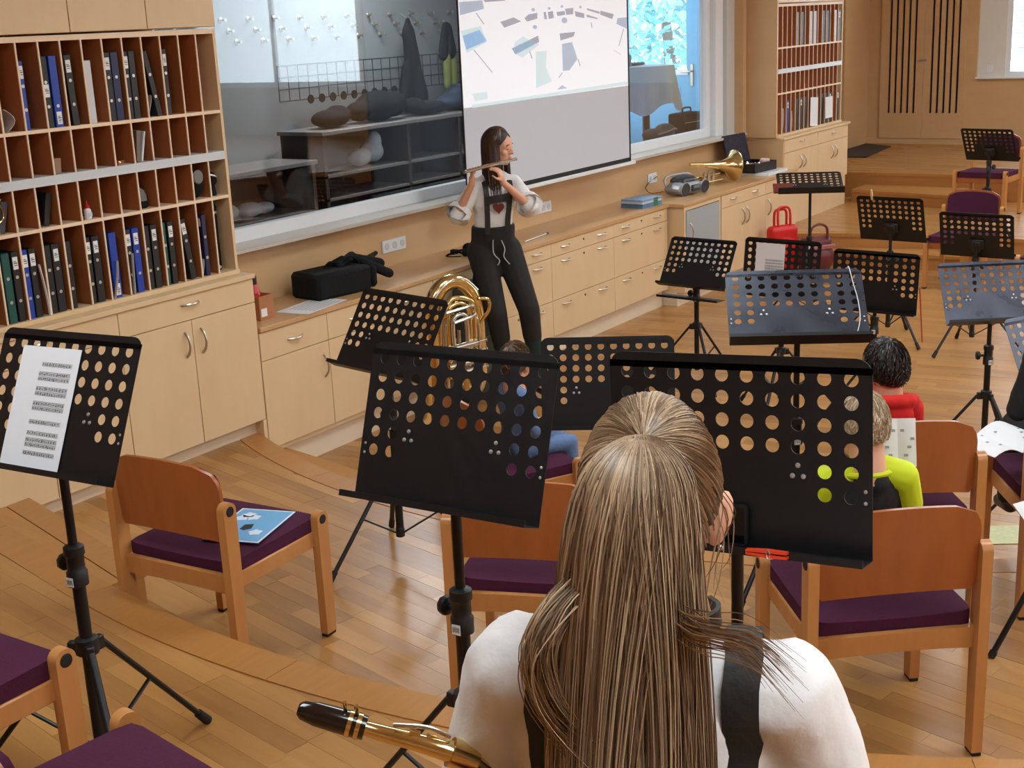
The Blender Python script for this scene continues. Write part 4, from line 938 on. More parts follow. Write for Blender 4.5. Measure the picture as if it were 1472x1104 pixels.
# black straps by the flute player
rg = random.Random(5); mb = MB()
for k in range(5):
    p = [Vector((rg.uniform(-.16, .16), rg.uniform(-.07, .07), rg.uniform(.008, .05))) for _ in range(6)]; p.sort(key=lambda v: v.x); mb.tube(spline(p, 5), .007, 6, flat=.5)
mb.cap((-.02, 0, .012), .02, (.08, .01, .015), .022); mb.ell((.05, .02, .04), (.05, .03, .03))
o = mb.build('harness', black_cloth, None); o.location = (7.27, 5.20, CT + .008); tag(o, 'tangled black strap harness on the counter by flute player', 'harness')
t = thing('drum_beater', 'thin pale beater with brown tip lying on the counter', 'beater', (8.05, 5.12, CT + .008), R(6)); MB().cyl((-.2, 0, 0), (.16, 0, 0), .004).build('beater_rod', white, t); MB().cap((.16, 0, 0), .008, (.18, 0, 0), .008).build('beater_tip', pmat('cork', c(120, 84, 50), .7), t)
# books
for i, (h, m, dx, lab) in enumerate(((.018, pmat('blue book', c(92, 124, 160), .5), 0, 'bottom book'), (.018, pmat('blue book', c(92, 124, 160), .5), .004, 'second book'), (.016, pmat('pale book', c(190, 206, 216), .5), -.003, 'third book'), (.018, pmat('light blue book', c(132, 160, 190), .5), .002, 'top book'))):
    t = thing('book', '%s of the stack with a green band on the counter' % lab, 'book', (9.72 + dx, 5.15, CT + [.0, .018, .036, .052][i]), R(-4), 'stacked books')
    MB().rbox(-.15, .15, -.105, .105, 0, h - .0006, .001).build('cover', m, t); MB().box(-.146, .151, -.100, .106, .002, h - .003).build('page_block', paper_m, t, False)
    MB().box(.02, .09, -.1056, -.1048, .0005, h - .001).build('green_band', pmat('green print', c(40, 110, 62), .5), t, False)
# portable stereo
t = thing('portable_stereo', 'silver and black portable CD stereo on the counter', 'stereo', (10.50, 5.12, CT + .004), R(-12))
sil = pmat('silver plastic', c(168, 170, 172), .35, .3); dk = pmat('dark grey plastic', c(46, 48, 54), .35)
soft(MB().rbox(-.20, .20, -.10, .11, .006, .09, .03).ell((0, .02, .075), (.19, .11, .055)), 'lower_shell', sil, t, .010, 4)
soft(MB().ell((0, .03, .115), (.15, .10, .045)).rbox(-.12, .12, -.06, .10, .07, .12, .02), 'lid', dk, t, .008, 3)
for s in (-1, 1):
    sp = MB().lathe([(.055, 0), (.058, .01), (.05, .016), (.02, .012), (.0001, .016)], 20, T(s * .135, -.092, .056) @ rt('X', R(90 + 6))).build('speaker', dk, t)
    MB().lathe([(.058, 0), (.062, .006), (.058, .012)], 20, T(s * .135, -.090, .056) @ rt('X', R(96))).build('speaker_ring', sil, sp)
MB().rbox(-.06, .06, -.115, -.095, .03, .085, .006).build('front_panel', dk, t); MB().box(-.04, .04, -.1165, -.115, .055, .078).build('display', pmat('grey display', c(110, 122, 128), .3), t, False)
MB().tube(spline([(-.19, .07, .08), (-.19, .09, .125), (-.12, .10, .155), (.12, .10, .155), (.19, .09, .125), (.19, .07, .08)], 5), .012, 8).build('carry_handle', sil, t)
for i in range(4): MB().rbox(-.05 + i * .026, -.032 + i * .026, -.06, -.045, .115, .124, .002).build('button', sil, t)
MB().tube(spline([(-.18, .11, .03), (-.26, .18, .02), (-.25, .25, .06), (-.08, .33, .10), (.02, .34, .125)], 6), .003, 6).build('power_cable', rubber, t)
# brass instrument lying bell first
t = thing('brass_horn', 'brass horn lying on the counter, its bell toward the room', 'brass instrument', (11.34, 5.10, CT), R(-28))
bm_ = T(.06, 0, .145) @ rt('Y', R(-90)) @ rt('X', R(0)) @ rt('Y', R(6))
MB().lathe([(.140, 0), (.137, .008), (.105, .03), (.068, .075), (.044, .14), (.030, .24), (.021, .38), (.017, .5)], 28, bm_).build('bell', brass, t)
MB().lathe([(.138, -.003), (.143, .001), (.138, .005)], 28, bm_).build('bell_rim', brass, t)
for i, (dy, dz) in enumerate(((-.06, .02), (.03, .04), (.07, .02), (-.02, .07))):
    MB().tube(spline([(-.12, dy, dz + .02), (-.42, dy, dz), (-.47, dy + .02, dz), (-.42, dy + .05, dz), (-.18, dy + .05, dz + .01)], 6), .009, 8).build('slide_tube', brass, t)
for i in range(3): v = MB().cyl((-.22 - .05 * i, -.05, .015), (-.22 - .05 * i, -.06, .11), .015).build('valve', silver, t); MB().cyl((-.22 - .05 * i, -.06, .11), (-.22 - .05 * i, -.062, .13), .009).build('valve_button', silver, v)
# open instrument case
t = thing('instrument_case', 'open black instrument case with mouthpieces and flowered lid', 'case', (11.98, 5.14, CT + .028), R(-6))
MB().box(-.2, .22, -.14, .14, 0, .012).box(-.2, .22, -.14, -.13, .012, .085).box(-.2, .22, .13, .14, .012, .085).box(-.2, -.19, -.13, .13, .012, .085).box(.21, .22, -.13, .13, .012, .085).build('case_tray', blackp, t, False)
MB().rbox(-.19, .21, -.13, .13, .012, .055, .01).build('padding', black_cloth, t)
MB().rbox(-.2, .22, 0, .025, 0, .27, .006, T(0, .14, .08) @ rt('X', R(-14))).build('lid', pmat('patterned lining', c(40, 36, 52), .8, var=.9, scale=22), t)
for i, (x, y, r) in enumerate(((-.12, -.05, .025), (-.05, .03, .03), (.04, -.04, .022), (-.16, .06, .02))): MB().lathe([(r, 0), (r * 1.1, .01), (r * .5, .02), (r * .4, .06)], 14, T(x, y, .06) @ rt('X', R(60 + 20 * i)) @ rt('Z', R(40 * i))).build('mouthpiece', silver, t)
MB().cap((.12, -.04, .085), .025, (.19, -.06, .08), .022).build('polishing_cloth', pmat('pink cloth', c(226, 186, 180), .8), t)
tag(MB().rbox(11.80, 12.28, 4.90, 5.26, CT, CT + .026, .003).build('flat_box', white, None), 'flat white box under the open instrument case', 'box')
# bags on the floor
red = pmat('red nylon', c(206, 28, 24), .45, var=.15, scale=20, bump=.4); mar = pmat('maroon leather', c(98, 30, 36), .4, var=.2, scale=18, bump=.3)
t = thing('red_bag', 'bright red carrier bag against the maple cabinets', 'bag', (11.56, 4.66, 0), R(-30))
soft(MB().rbox(-.16, .16, -.06, .06, .0, .46, .03).ell((0, 0, .2), (.19, .09, .2)), 'bag_body', red, t, .015, 4)
MB().tube(spline([(-.07, -.03, .44), (-.065, -.02, .60), (0, 0, .625), (.065, -.02, .60), (.07, -.03, .44)], 6), .012, 8).build('bag_handle', red, t)
MB().tube(spline([(-.07, .03, .44), (-.065, .03, .58), (0, .03, .60), (.065, .03, .58), (.07, .03, .44)], 6), .012, 8).build('bag_handle', red, t)
t = thing('maroon_handbag', 'dark maroon handbag leaning before the red bag', 'bag', (11.72, 4.40, 0), R(-30))
soft(MB().rbox(-.17, .17, -.07, .07, .0, .34, .04).ell((0, -.02, .14), (.2, .11, .14)), 'bag_body', mar, t, .015, 4)
MB().tube(spline([(-.10, -.05, .30), (-.09, -.05, .42), (0, -.05, .46), (.09, -.05, .42), (.10, -.05, .30)], 6), .012, 8).build('bag_handle', mar, t)
MB().rbox(-.15, .15, -.115, -.095, .23, .27, .006).build('flap_band', pmat('pale maroon', c(160, 100, 92), .3), t)
# dark mat at the far steps
m_ = MB().prism([(16.2, 5.98), (17.75, 5.98), (17.5, 5.55), (16.2, 5.45)], T2 + .0005, T2 + .012).build('door_mat', pmat('charcoal mat', c(60, 52, 46), .9, var=.2, scale=60), None, False); tag(m_, 'dark door mat on the upper tier by the slatted doors', 'mat')
# leaflet on the chair seat, floor leaflet
t = thing('leaflet', 'pale blue leaflet with white flowers on the chair seat', 'leaflet', (3.09, 3.20, T1 + .468), R(-73))
MB().box(-.105, .105, -.148, .148, 0, .002).build('page', pmat('blue print', c(110, 170, 214), .4), t, False)
MB().box(-.105, .105, -.148, -.140, .002, .0024).box(-.105, -.098, -.14, .148, .002, .0024).box(.098, .105, -.14, .148, .002, .0024).box(-.098, .098, .141, .148, .002, .0024).build('page_border', pmat('pale border', c(222, 228, 234), .5), t, False)
for x, y in ((-.05, .09), (-.02, .07), (-.06, .06), (.05, -.06)): MB().prism([(x + .028 * math.cos(a * .628) * (1 if a % 2 else .7), y + .028 * math.sin(a * .628) * (1 if a % 2 else .7)) for a in range(10)], .002, .0026).build('flower_print', pmat('flower white', c(216, 224, 236), .5), t, False)
MB().prism([(-.02, .0), (.01, .01), (.02, -.03), (.0, -.05), (-.02, -.04)], .002, .0026).build('figure_print', ink, t, False)
o = MB().box(-.15, .15, -.11, .11, 0, .002).build('leaflet', pmat('yellow green print', c(196, 196, 150), .6, var=.25, scale=40), None, False); o.location = (6.02, 1.32, .001); o.rotation_euler = (0, 0, R(-60)); tag(o, 'pale patterned leaflet lying on the lowest floor', 'leaflet')
o = MB().box(-.13, .13, -.10, .10, 0, .003).build('white_sheet', paper_m, None, False); o.location = (4.42, .78, 1.03 - .28); o.rotation_euler = (R(25), R(-12), R(-50)); tag(o, 'white sheet corner on low stand beside wooden chair', 'sheet music')
t = thing('low_stand', 'low black tripod stand carrying the white sheet', 'stand', (4.42, .78, T1)); MB().rbox(-.05, .05, -.04, .04, .425, .437, .003).build('top_plate', blackp, t)
for x_, y_ in ((-.20, .16), (.17, .06), (.03, -.21)): g = MB().tube([(0, 0, .43), (x_, y_, .01)], .010, 8).build('leg', blackm, t); MB().tube([(x_ * .97, y_ * .97, .022), (x_ * 1.02, y_ * 1.02, .002)], .013, 8).build('rubber_foot', rubber, g)
# ------------------------------------------------------------------ tuba standing on its bell, bag
t = thing('tuba', 'brass tuba standing on its bell before the counter', 'tuba', (6.37, 4.70, 0), R(-30))
MB().lathe([(.185, 0), (.182, .01), (.14, .03), (.10, .08), (.075, .18), (.06, .35), (.055, .5)], 30, T(-.12, 0, 0)).build('bell', brass, t)
arch = [(-.12, 0, .45), (-.13, 0, .62), (-.11, 0, .78), (-.04, 0, .875), (.06, 0, .89), (.14, 0, .82), (.18, 0, .70), (.19, 0, .5), (.19, 0, .30), (.16, 0, .20), (.10, .01, .2), (.08, .02, .3), (.08, .02, .5)]
sp = spline(arch, 6); n_ = len(sp); MB().tube(sp, [.056 - .030 * (i / n_) for i in range(n_)], 16).build('main_bow', brass, t)
MB().tube(spline([(-.155, -.052, .66), (-.13, -.056, .80), (-.03, -.058, .90), (.08, -.058, .91), (.17, -.05, .83)], 6), .006, 6).build('guard_wire', silver, t)
tubes = [[(-.04, -.06, .40), (-.04, -.06, .70), (.0, -.06, .76), (.06, -.06, .76), (.10, -.06, .70), (.10, -.06, .45)], [(-.02, -.08, .5), (-.02, -.08, .66), (.03, -.08, .70), (.07, -.08, .66), (.07, -.08, .4)], [(.13, -.06, .3), (.13, -.06, .70), (.10, -.06, .78), (.0, -.06, .80), (-.06, -.06, .74)], [(.16, -.055, .22), (.16, -.055, .60), (.13, -.055, .66), (.09, -.055, .60), (.09, -.055, .3)], [(-.09, -.04, .25), (-.09, -.04, .62), (-.06, -.06, .70), (-.01, -.08, .72)], [(.03, -.05, .25), (.03, -.05, .60)], [(.0, -.05, .25), (.0, -.05, .55)], [(-.06, -.05, .25), (-.06, -.05, .6), (-.03, -.05, .64), (.0, -.05, .6)]]
for i, p in enumerate(tubes): MB().tube(spline(p, 6), .014 if i < 3 else .011, 10).build('tuning_slide', brass if i % 2 == 0 else silver, t)
for p in ([(-.06, -.075, .72), (.10, -.085, .745), (.13, -.075, .73)], [(-.02, -.1, .66), (.10, -.1, .685), (.125, -.09, .70)]): MB().tube(spline(p, 5), .011, 8).build('slide_bow', silver, t)
for i in range(4):
    z = .33 + .055 * i
    v = MB().cyl((-.06, -.085, z), (.13, -.085, z + .02), .020, n=14).build('valve', silver, t); MB().lathe([(.0001, .004), (.022, .003), (.023, -.006), (.020, -.01)], 14, T(-.062, -.085, z) @ rt('Y', R(-84))).build('valve_cap', brass, v); MB().cyl((.13, -.085, z + .02), (.19, -.085, z + .026), .005).build('valve_stem', silver, v); MB().lathe([(.0001, .005), (.014, .004), (.014, 0)], 12, T(.19, -.085, z + .026) @ rt('Y', R(84))).build('finger_button', silver, v)
MB().tube(spline([(.18, -.03, .62), (.22, -.08, .70), (.2, -.13, .78), (.12, -.15, .80)], 5), [.011] * 15 + [.013], 8).build('lead_pipe', brass, t)
t = thing('gig_bag', 'dark green padded instrument bag leaning on the counter', 'bag', (6.90, 4.895, 0), R(0))
soft(MB().rbox(-.19, .19, -.05, .055, .0, .80, .03).ell((0, -.0, .3), (.2, .07, .3)), 'bag_body', pmat('olive green cloth', c(52, 58, 48), .8, var=.2, scale=20, bump=.3), t, .016, 4)
MB().rbox(-.15, .15, -.085, -.06, .15, .42, .01).build('front_pocket', pmat('light olive cloth', c(84, 88, 70), .8, var=.2, scale=20), t); MB().tube(spline([(-.06, -.05, .80), (-.05, -.06, .86), (.05, -.06, .86), (.06, -.05, .80)], 5), .01, 6).build('carry_strap', black_cloth, t)
# ------------------------------------------------------------------ coat room behind the glass
grey_wall = pmat('grey coat room wall', c(120, 122, 122), .85, var=.05, scale=8)
BF = .60
struct(MB().box(3.0, 14.6, 5.63, 8.3, BF - .1, BF).build('floor_coat_room', pmat('coat room floor', c(96, 84, 72), .6), None, False))
struct(MB().box(3.0, 14.6, 6.12, 8.3, ZC, ZC + .1).build('ceiling_coat_room', pmat('ceiling white', c(228, 226, 220), .9), None, False))
struct(MB().box(3.0, 11.72, 8.2, 8.3, BF, ZC).build('wall_coat_room_back', grey_wall, None, False))
struct(MB().box(11.72, 14.6, 8.2, 8.3, BF, 1.3).box(11.72, 14.6, 8.2, 8.3, 3.2, ZC).box(11.72, 11.9, 8.2, 8.3, 1.3, 3.2).box(14.4, 14.6, 8.2, 8.3, 1.3, 3.2).build('wall_coat_room_added_opening', pmat('blue cast wall', c(150, 190, 214), .7), None, False))  # opening added out of view to let daylight in; blue cast in colour
d = struct(link('window_5', None, None, (0, 8.25, 0))); MB().box(11.9, 14.4, -.03, .03, 1.3, 1.37).box(11.9, 14.4, -.03, .03, 3.13, 3.2).box(11.9, 11.97, -.03, .03, 1.37, 3.13).box(14.33, 14.4, -.03, .03, 1.37, 3.13).box(13.1, 13.2, -.03, .03, 1.37, 3.13).build('window_frame', white, d, False)  # unseen window added to brighten the room behind the glass
struct(MB().box(2.9, 3.0, 5.63, 8.3, BF, ZC).build('wall_coat_room_side', grey_wall, None, False))
struct(MB().box(11.62, 11.72, 6.5, 8.2, BF, ZC).build('wall_coat_room_light_block', grey_wall, None, False))  # partition added to keep daylight off the dark end of the room
skyblue = pmat('blue cast door', c(120, 190, 232), .45)  # blue cast of the light put into the door colour
# door wall with glazed door, blue light cast put into their colours
struct(MB().box(14.5, 14.6, 5.63, 6.90, BF, ZC).box(14.5, 14.6, 7.95, 8.2, BF, ZC).box(14.5, 14.6, 6.90, 7.95, 2.75, ZC).build('wall_coat_room_door', pmat('blue cast wall', c(150, 190, 214), .7), None, False))
d = struct(link('door_3', None, None, (14.53, 6.92, BF)))
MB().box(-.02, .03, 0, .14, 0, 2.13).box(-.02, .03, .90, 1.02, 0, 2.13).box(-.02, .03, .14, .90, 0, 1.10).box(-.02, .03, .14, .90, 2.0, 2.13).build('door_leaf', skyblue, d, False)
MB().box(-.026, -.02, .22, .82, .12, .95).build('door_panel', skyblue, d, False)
MB().box(.0, .006, .14, .90, 1.10, 2.0).build('pane', glassmat('clear window glass', (1, 1, 1, 1), .02), d, False)
MB().box(-.03, .0, .12, .92, 1.08, 1.14).build('glazing_bead', white, d, False)
h = MB().rbox(-.03, -.02, .05, .09, .95, 1.20, .004).build('handle_plate', steel, d); MB().tube([(-.03, .07, 1.12), (-.07, .07, 1.12), (-.07, .19, 1.11)], .009, 8).build('handle', steel, h)
# tree outside
t = thing('tree', 'leafy tree with blue light cast in its colour outside glazed door', 'tree', (18.6, 9.3, 0))
rg = random.Random(11); mb = MB()
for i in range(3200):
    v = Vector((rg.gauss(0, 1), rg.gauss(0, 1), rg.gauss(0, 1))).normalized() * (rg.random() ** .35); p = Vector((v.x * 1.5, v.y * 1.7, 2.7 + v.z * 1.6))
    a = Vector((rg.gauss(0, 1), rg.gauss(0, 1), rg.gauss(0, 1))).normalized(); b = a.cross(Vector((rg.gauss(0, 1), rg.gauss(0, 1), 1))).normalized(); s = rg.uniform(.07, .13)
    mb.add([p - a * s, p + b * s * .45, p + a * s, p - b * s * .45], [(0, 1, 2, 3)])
leaf = mb.build('foliage', hairmat('blue cast leaves', c(60, 140, 150), c(150, 220, 224), .5), t, False); tag(leaf, kind='stuff')  # leaf colours carry the cyan cast of overexposed daylight
MB().tube([(0, 0, 0), (.05, 0, 1.2), (0, .1, 2.4)], [.14, .11, .07], 10).build('trunk', pmat('bark', c(90, 74, 60), .9, var=.3), t)
struct(MB().box(14.62, 26, 6.13, 16, -.1, 0).build('ground_outside', pmat('pale paving', c(206, 210, 206), .8), None, False))
# bar table with cloth
t = thing('bar_table', 'high round table under a pale blue cloth in the coat room', 'table', (12.86, 6.74, BF))
MB().lathe([(.001, 1.235), (.30, 1.235), (.30, 1.26), (.001, 1.26)], 24).build('table_top', pmat('pale table top', c(200, 206, 214), .5), t)
vs = []; fs = []; n_ = 72
for i in range(9):
    for j in range(n_):
        a = 2 * math.pi * j / n_; k = i / 8; r = .305 + k * (.07 + .03 * math.sin(a * 9)) ; z = 1.265 - k * (.44 + .06 * math.sin(a * 4)); vs.append((r * math.cos(a), r * math.sin(a), z))
for i in range(8):
    for j in range(n_): fs.append((i * n_ + j, i * n_ + (j + 1) % n_, (i + 1) * n_ + (j + 1) % n_, (i + 1) * n_ + j))
fs.append(tuple(range(n_)))
MB().add(vs, fs).build('tablecloth_skirt', pmat('pale blue cloth', c(196, 216, 240), .8), t)
MB().lathe([(.20, 0), (.21, .02), (.04, .04), (.04, 1.235)], 18).build('pedestal', pmat('dark wood leg', c(96, 70, 62), .5), t)
t = thing('soap_bottle', 'small pump bottle standing on the pale blue table', 'bottle', (12.70, 6.86, BF + 1.267)); MB().lathe([(.035, 0), (.038, .01), (.038, .11), (.014, .13), (.014, .15)], 14).build('bottle_body', pmat('blue bottle', c(80, 140, 176), .3), t); MB().cyl((0, 0, .15), (0, 0, .19), .006).cyl((0, 0, .19), (.0, -.05, .188), .006).build('pump', white, t)
o = MB().rbox(-.14, .14, -.09, .09, 0, .03, .008).build('tray', pmat('dark tray', c(40, 44, 50), .5), None); o.location = (12.92, 6.94, BF + 1.267); tag(o, 'dark tray on the pale blue bar table', 'tray')
# ledge behind the glass with bags
tag(MB().box(5.0, 12.6, 5.66, 6.10, BF, 1.19).build('low_cupboard', pmat('teal grey cupboard', c(128, 142, 146), .5), None, False), 'low grey cupboard right behind the window glass', 'cupboard')
t = thing('briefcase', 'black briefcase standing behind the window glass', 'case', (12.22, 5.95, 1.19), R(-4)); MB().rbox(-.20, .20, -.10, .10, 0, .24, .015).build('case_body', black_cloth, t); MB().tube(spline([(-.08, 0, .24), (-.07, 0, .285), (.07, 0, .285), (.08, 0, .24)], 5), .009, 6).build('case_handle', blackp, t); MB().box(-.2, .2, -.101, -.1, .15, .156).build('zip', rivet_m, t, False)
t = thing('dark_bag', 'slumped dark grey bag beside the briefcase behind glass', 'bag', (11.58, 5.92, 1.202)); soft(MB().ell((0, 0, .06), (.24, .12, .07)).ell((.1, 0, .1), (.14, .1, .07)).ell((-.12, .02, .08), (.12, .1, .06)), 'bag_body', pmat('dark grey cloth', c(52, 48, 48), .8, var=.2, scale=20), t, .014, 3); MB().tube(spline([(-.2, -.08, .09), (-.05, -.13, .11), (.1, -.11, .12), (.24, -.06, .1)], 5), .008, 6).build('strap', pmat('grey strap', c(110, 106, 104), .6), t)
# unseen ceiling lamp added to brighten the coat room
t = thing('ceiling_light', 'light panel added above view to brighten the coat room', 'ceiling light', (9.4, 7.2, ZC)); MB().box(-.62, .62, -.32, -.3, -.03, 0).box(-.62, .62, .3, .32, -.03, 0).box(-.62, -.6, -.3, .3, -.03, 0).box(.6, .62, -.3, .3, -.03, 0).build('lamp_frame', white, t, False); MB().box(-.6, .6, -.3, .3, -.02, -.002).build('diffuser', pmat('added coat room diffuser', (.93, .97, 1, 1), .5, emit=22.0), t, False)
# hooks on the coat room wall
HK = MB().lathe([(.024, 0), (.026, .004), (.020, .010), (.008, .012), (.008, .05), (.016, .054), (.016, .062), (.001, .064)], 12, rt('X', R(90))).data('coat_hook', steel)
for k, z in enumerate((2.50, 2.41, 2.32)):
    for i in range(-2, 12):
        x = 8.48 + i * .32 + (.0, .16, .32)[k] * .5 + (.16 if k == 1 else 0) * 0
        if x < 11.4: tag(link('coat_hook', HK, None, (x, 8.2, z)), 'round steel coat hook on the grey wall, %s row' % ('upper', 'middle', 'lower')[k], 'hook', 'coat hooks, %s row' % ('upper', 'middle', 'lower')[k])
# wire grid rack
mb = MB(); wm = pmat('black wire', c(22, 22, 22), .5)
t = thing('wire_grid_rack', 'black wire grid rack on the coat room wall', 'rack', (8.7, 8.12, 1.80))
for i in range(22): MB().cyl((i * .13, 0, 0), (i * .13, 0, .30), .004, n=6).build('wire', wm, t)
for z in (0, .1, .2, .3): MB().cyl((0, 0, z), (2.73, 0, z), .005, n=6).build('wire', wm, t)
for i in range(9):
    o = MB().lathe([(.001, 0), (.038, 0), (.04, .006), (.038, .012), (.001, .012)], 14, rt('X', R(90))).build('round_lid', black_cloth, None); o.location = (9.05 + i * .15, 8.08, 1.80); tag(o, 'small black round lid hanging from wire grid', 'lid', 'round lids on the wire grid')
# open shelf units in the coat room
dkw = wood('dark walnut', c(70, 50, 40), c(54, 38, 30), .45, (1, 3, 3), 3)
def low_shelf(x0, x1, z0, z1, posts, levels, y0, label):
    t = thing('open_shelf', label, 'shelf', (x0, y0, z0)); W, H = x1 - x0, z1 - z0
    MB().rbox(-.02, W + .02, -.02, .5, H, H + .035, .004).build('shelf_top', pmat('grey laminate', c(120, 112, 106), .4), t)
    for p in posts: MB().box(p - .02, p + .02, 0, .48, 0, H).build('upright', dkw, t, False)
    for lv in levels: MB().box(0, W, 0, .48, lv, lv + .022).build('shelf_board', pmat('grey laminate', c(120, 112, 106), .4), t, False)
    MB().box(0, W, .46, .48, 0, H).build('back_panel', dkw, t, False)
low_shelf(8.62, 11.5, BF, 1.52, (0.02, 1.19, 2.0, 2.86), (.02, .36, .56), 7.6, 'dark open shelf unit below the coat hooks')
low_shelf(6.2, 8.5, BF, 1.30, (0.02, 1.1, 2.28), (.02, .30), 7.6, 'lower dark shelf unit in the coat room corner')
def lump(name, label, cat, loc, blobs, m):
    t = thing(name, label, cat, loc); mb = MB()
    lo = min(b[2] - b[5] for b in blobs)
    for b in blobs: mb.ell((b[0], b[1], b[2] - lo), b[3:])
    soft(mb, 'cloth_body', m, t, .018, 3); return t
wc = pmat('white crumpled bag', c(206, 206, 208), .6, var=.1, scale=14, bump=.8); nv = pmat('navy quilted cloth', c(40, 48, 66), .7, var=.3, scale=14, bump=.6)
lump('white_bag', 'crumpled white plastic bag inside the dark shelf unit', 'bag', (9.35, 7.82, 1.18), [(0, 0, .06, .12, .1, .08), (.2, .02, .09, .14, .1, .1), (.22, .0, .19, .08, .07, .09)], wc)
lump('white_bundle', 'white cloth bundle on the lower dark shelf', 'bundle', (7.9, 7.82, .93), [(0, 0, .05, .14, .1, .06), (-.25, 0, .06, .1, .1, .07), (.2, .02, .04, .1, .08, .05)], wc)
lump('navy_jacket_heap', 'heap of navy jackets on the shelf top', 'clothes', (11.05, 7.84, 1.555), [(0, 0, .10, .26, .16, .13), (-.2, 0, .06, .2, .14, .08), (.2, .02, .12, .18, .14, .14)], nv)
lump('dark_cloth_heap', 'dark heap of cloth below the long black dress', 'clothes', (10.36, 7.82, 1.555), [(0, 0, .05, .24, .14, .07), (-.16, 0, .08, .12, .1, .08), (.14, -.03, .05, .14, .1, .06)], black_cloth)
lump('black_hat_pile', 'pile of black uniform hats on the shelf top', 'hats', (9.66, 7.82, 1.555), [(0, 0, .10, .28, .16, .14), (-.26, 0, .07, .14, .12, .09), (.22, 0, .1, .16, .12, .12)], black_cloth)
lump('black_equipment_bag', 'black equipment bag on the shelf top by the wire grid', 'bag', (9.0, 7.82, 1.555), [(0, 0, .07, .22, .14, .08), (.1, 0, .1, .12, .12, .08)], black_cloth)
# garments on hooks
t = thing('long_black_dress', 'long black dress hanging from a coat hook', 'dress', (10.44, 8.01, 1.67))
soft(MB().cap((0, 0, .76), .035, (0, 0, .64), .09).cap((0, 0, .66), .08, (.04, 0, .35), .11).cap((.04, 0, .35), .10, (.08, 0, .05), .15).cap((-.04, 0, .3), .09, (-.08, 0, .04), .12), 'dress_cloth', black_cloth, t, .016, 3, post=lambda v: Vector((v.x, v.y * .55, v.z)))
MB().tube([(0, 0, .78), (0, .08, .83)], .006, 6).build('hanger_loop', steel, t)
t = thing('olive_jacket', 'dark jacket with olive front hanging from a hook', 'jacket', (11.15, 8.06, 1.74))
soft(MB().cap((-.03, 0, .62), .05, (-.1, 0, .36), .07).cap((.0, 0, .6), .06, (.02, 0, .38), .09), 'hood', black_cloth, t, .014, 3, post=lambda v: Vector((v.x, v.y * .6, v.z)))
soft(MB().cap((-.04, 0, .40), .06, (-.05, 0, .05), .05).cap((.06, 0, .40), .06, (.07, 0, .05), .05), 'olive_cloth', pmat('olive cloth', c(120, 124, 56), .8, var=.3, scale=14, bump=.4), t, .014, 3, post=lambda v: Vector((v.x, v.y * .6, v.z)))
MB().tube([(0, 0, .64), (0, .05, .68)], .006, 6).build('hanger_loop', steel, t)
t = thing('storage_crate', 'grey storage crate on the lowest dark shelf', 'crate', (10.9, 7.62, BF + .045)); MB().rbox(-.25, .25, 0, .4, 0, .22, .01).build('crate_body', pmat('grey crate', c(120, 132, 140), .5), t); MB().box(-.2, .2, -.004, 0, .1, .14).build('crate_grip', black_cloth, t, False)
# ------------------------------------------------------------------ people
def hand(mb, wrist, fdir, pn, side, curl=.9, s=1.):
    """palm with four fingers and a thumb; fdir along the fingers, pn out of the palm, side towards the thumb"""
    w_ = Vector(wrist); f = Vector(fdir).normalized(); p = Vector(pn); p = (p - f * p.dot(f)).normalized(); sd = f.cross(p).normalized() * side
    mb.cap(w_, .022 * s, w_ + f * .035 * s, .027 * s)
    for k in (-1.5, -.5, .5, 1.5): mb.cap(w_ + f * .02 * s + sd * k * .009 * s, .0125 * s, w_ + f * .085 * s + sd * k * .019 * s, .0115 * s, 8)
    for k, ln in ((1.5, .070), (.5, .080), (-.5, .075), (-1.5, .058)):
        b = w_ + f * .088 * s + sd * k * .0195 * s; d = f; ang = curl
        for q in range(3):
            d = (d * math.cos(ang * .75) + p * math.sin(ang * .75)).normalized(); e = b + d * ln * s * (.42, .32, .26)[q]
            mb.cap(b, (.0092 - .0008 * q) * s, e, (.0086 - .001 * q) * s, 8); b = e
    b = w_ + f * .03 * s + sd * .026 * s; d = (f * .6 + sd * .6 + p * .45).normalized(); e = b + d * .042 * s; mb.cap(b, .0125 * s, e, .0105 * s, 8)
    d = (f * .8 + sd * .1 + p * .55).normalized(); mb.cap(e, .0102 * s, e + d * .034 * s, .008 * s, 8)
def head_mat(loc, az, pitch=0., roll=0., s=1.):
    return T(*loc) @ rt('Z', az - math.pi / 2) @ rt('X', pitch) @ rt('Y', roll) @ Matrix.Diagonal((s, s, s, 1))
def head_shape(mb, m, ears=True):
    def e(cp, rd, rot=None):
        prof = [(max(1e-4, math.sin(math.pi * i / 10)), -math.cos(math.pi * i / 10)) for i in range(11)]
        mb.lathe(prof, 18, m @ T(*cp) @ (rot or Matrix.Identity(4)) @ Matrix.Diagonal((rd[0], rd[1], rd[2], 1)))
    e((0, -.008, .018), (.073, .093, .098)); e((0, .022, -.045), (.058, .066, .068)); e((0, .058, -.088), (.030, .028, .024)); e((0, .05, .02), (.060, .045, .06))
    mb.cap(m @ Vector((0, .088, .012)), .007, m @ Vector((0, .106, -.026)), .011, 8); e((.009, .094, -.028), (.010, .010, .008)); e((-.009, .094, -.028), (.010, .010, .008))
    for sx in (-1, 1):
        if ears: e((sx * .077, -.004, -.012), (.012, .023, .034), rt('Y', sx * R(12)) @ rt('Z', -sx * R(20)))
        e((sx * .040, .060, -.022), (.022, .022, .02))
    mb.cap(m @ Vector((0, .086, -.056)), .012, m @ Vector((0, .084, -.068)), .012, 8)
    mb.cap(m @ Vector((0, -.018, -.05)), .050, m @ Vector((0, -.026, -.165)), .052, 14)
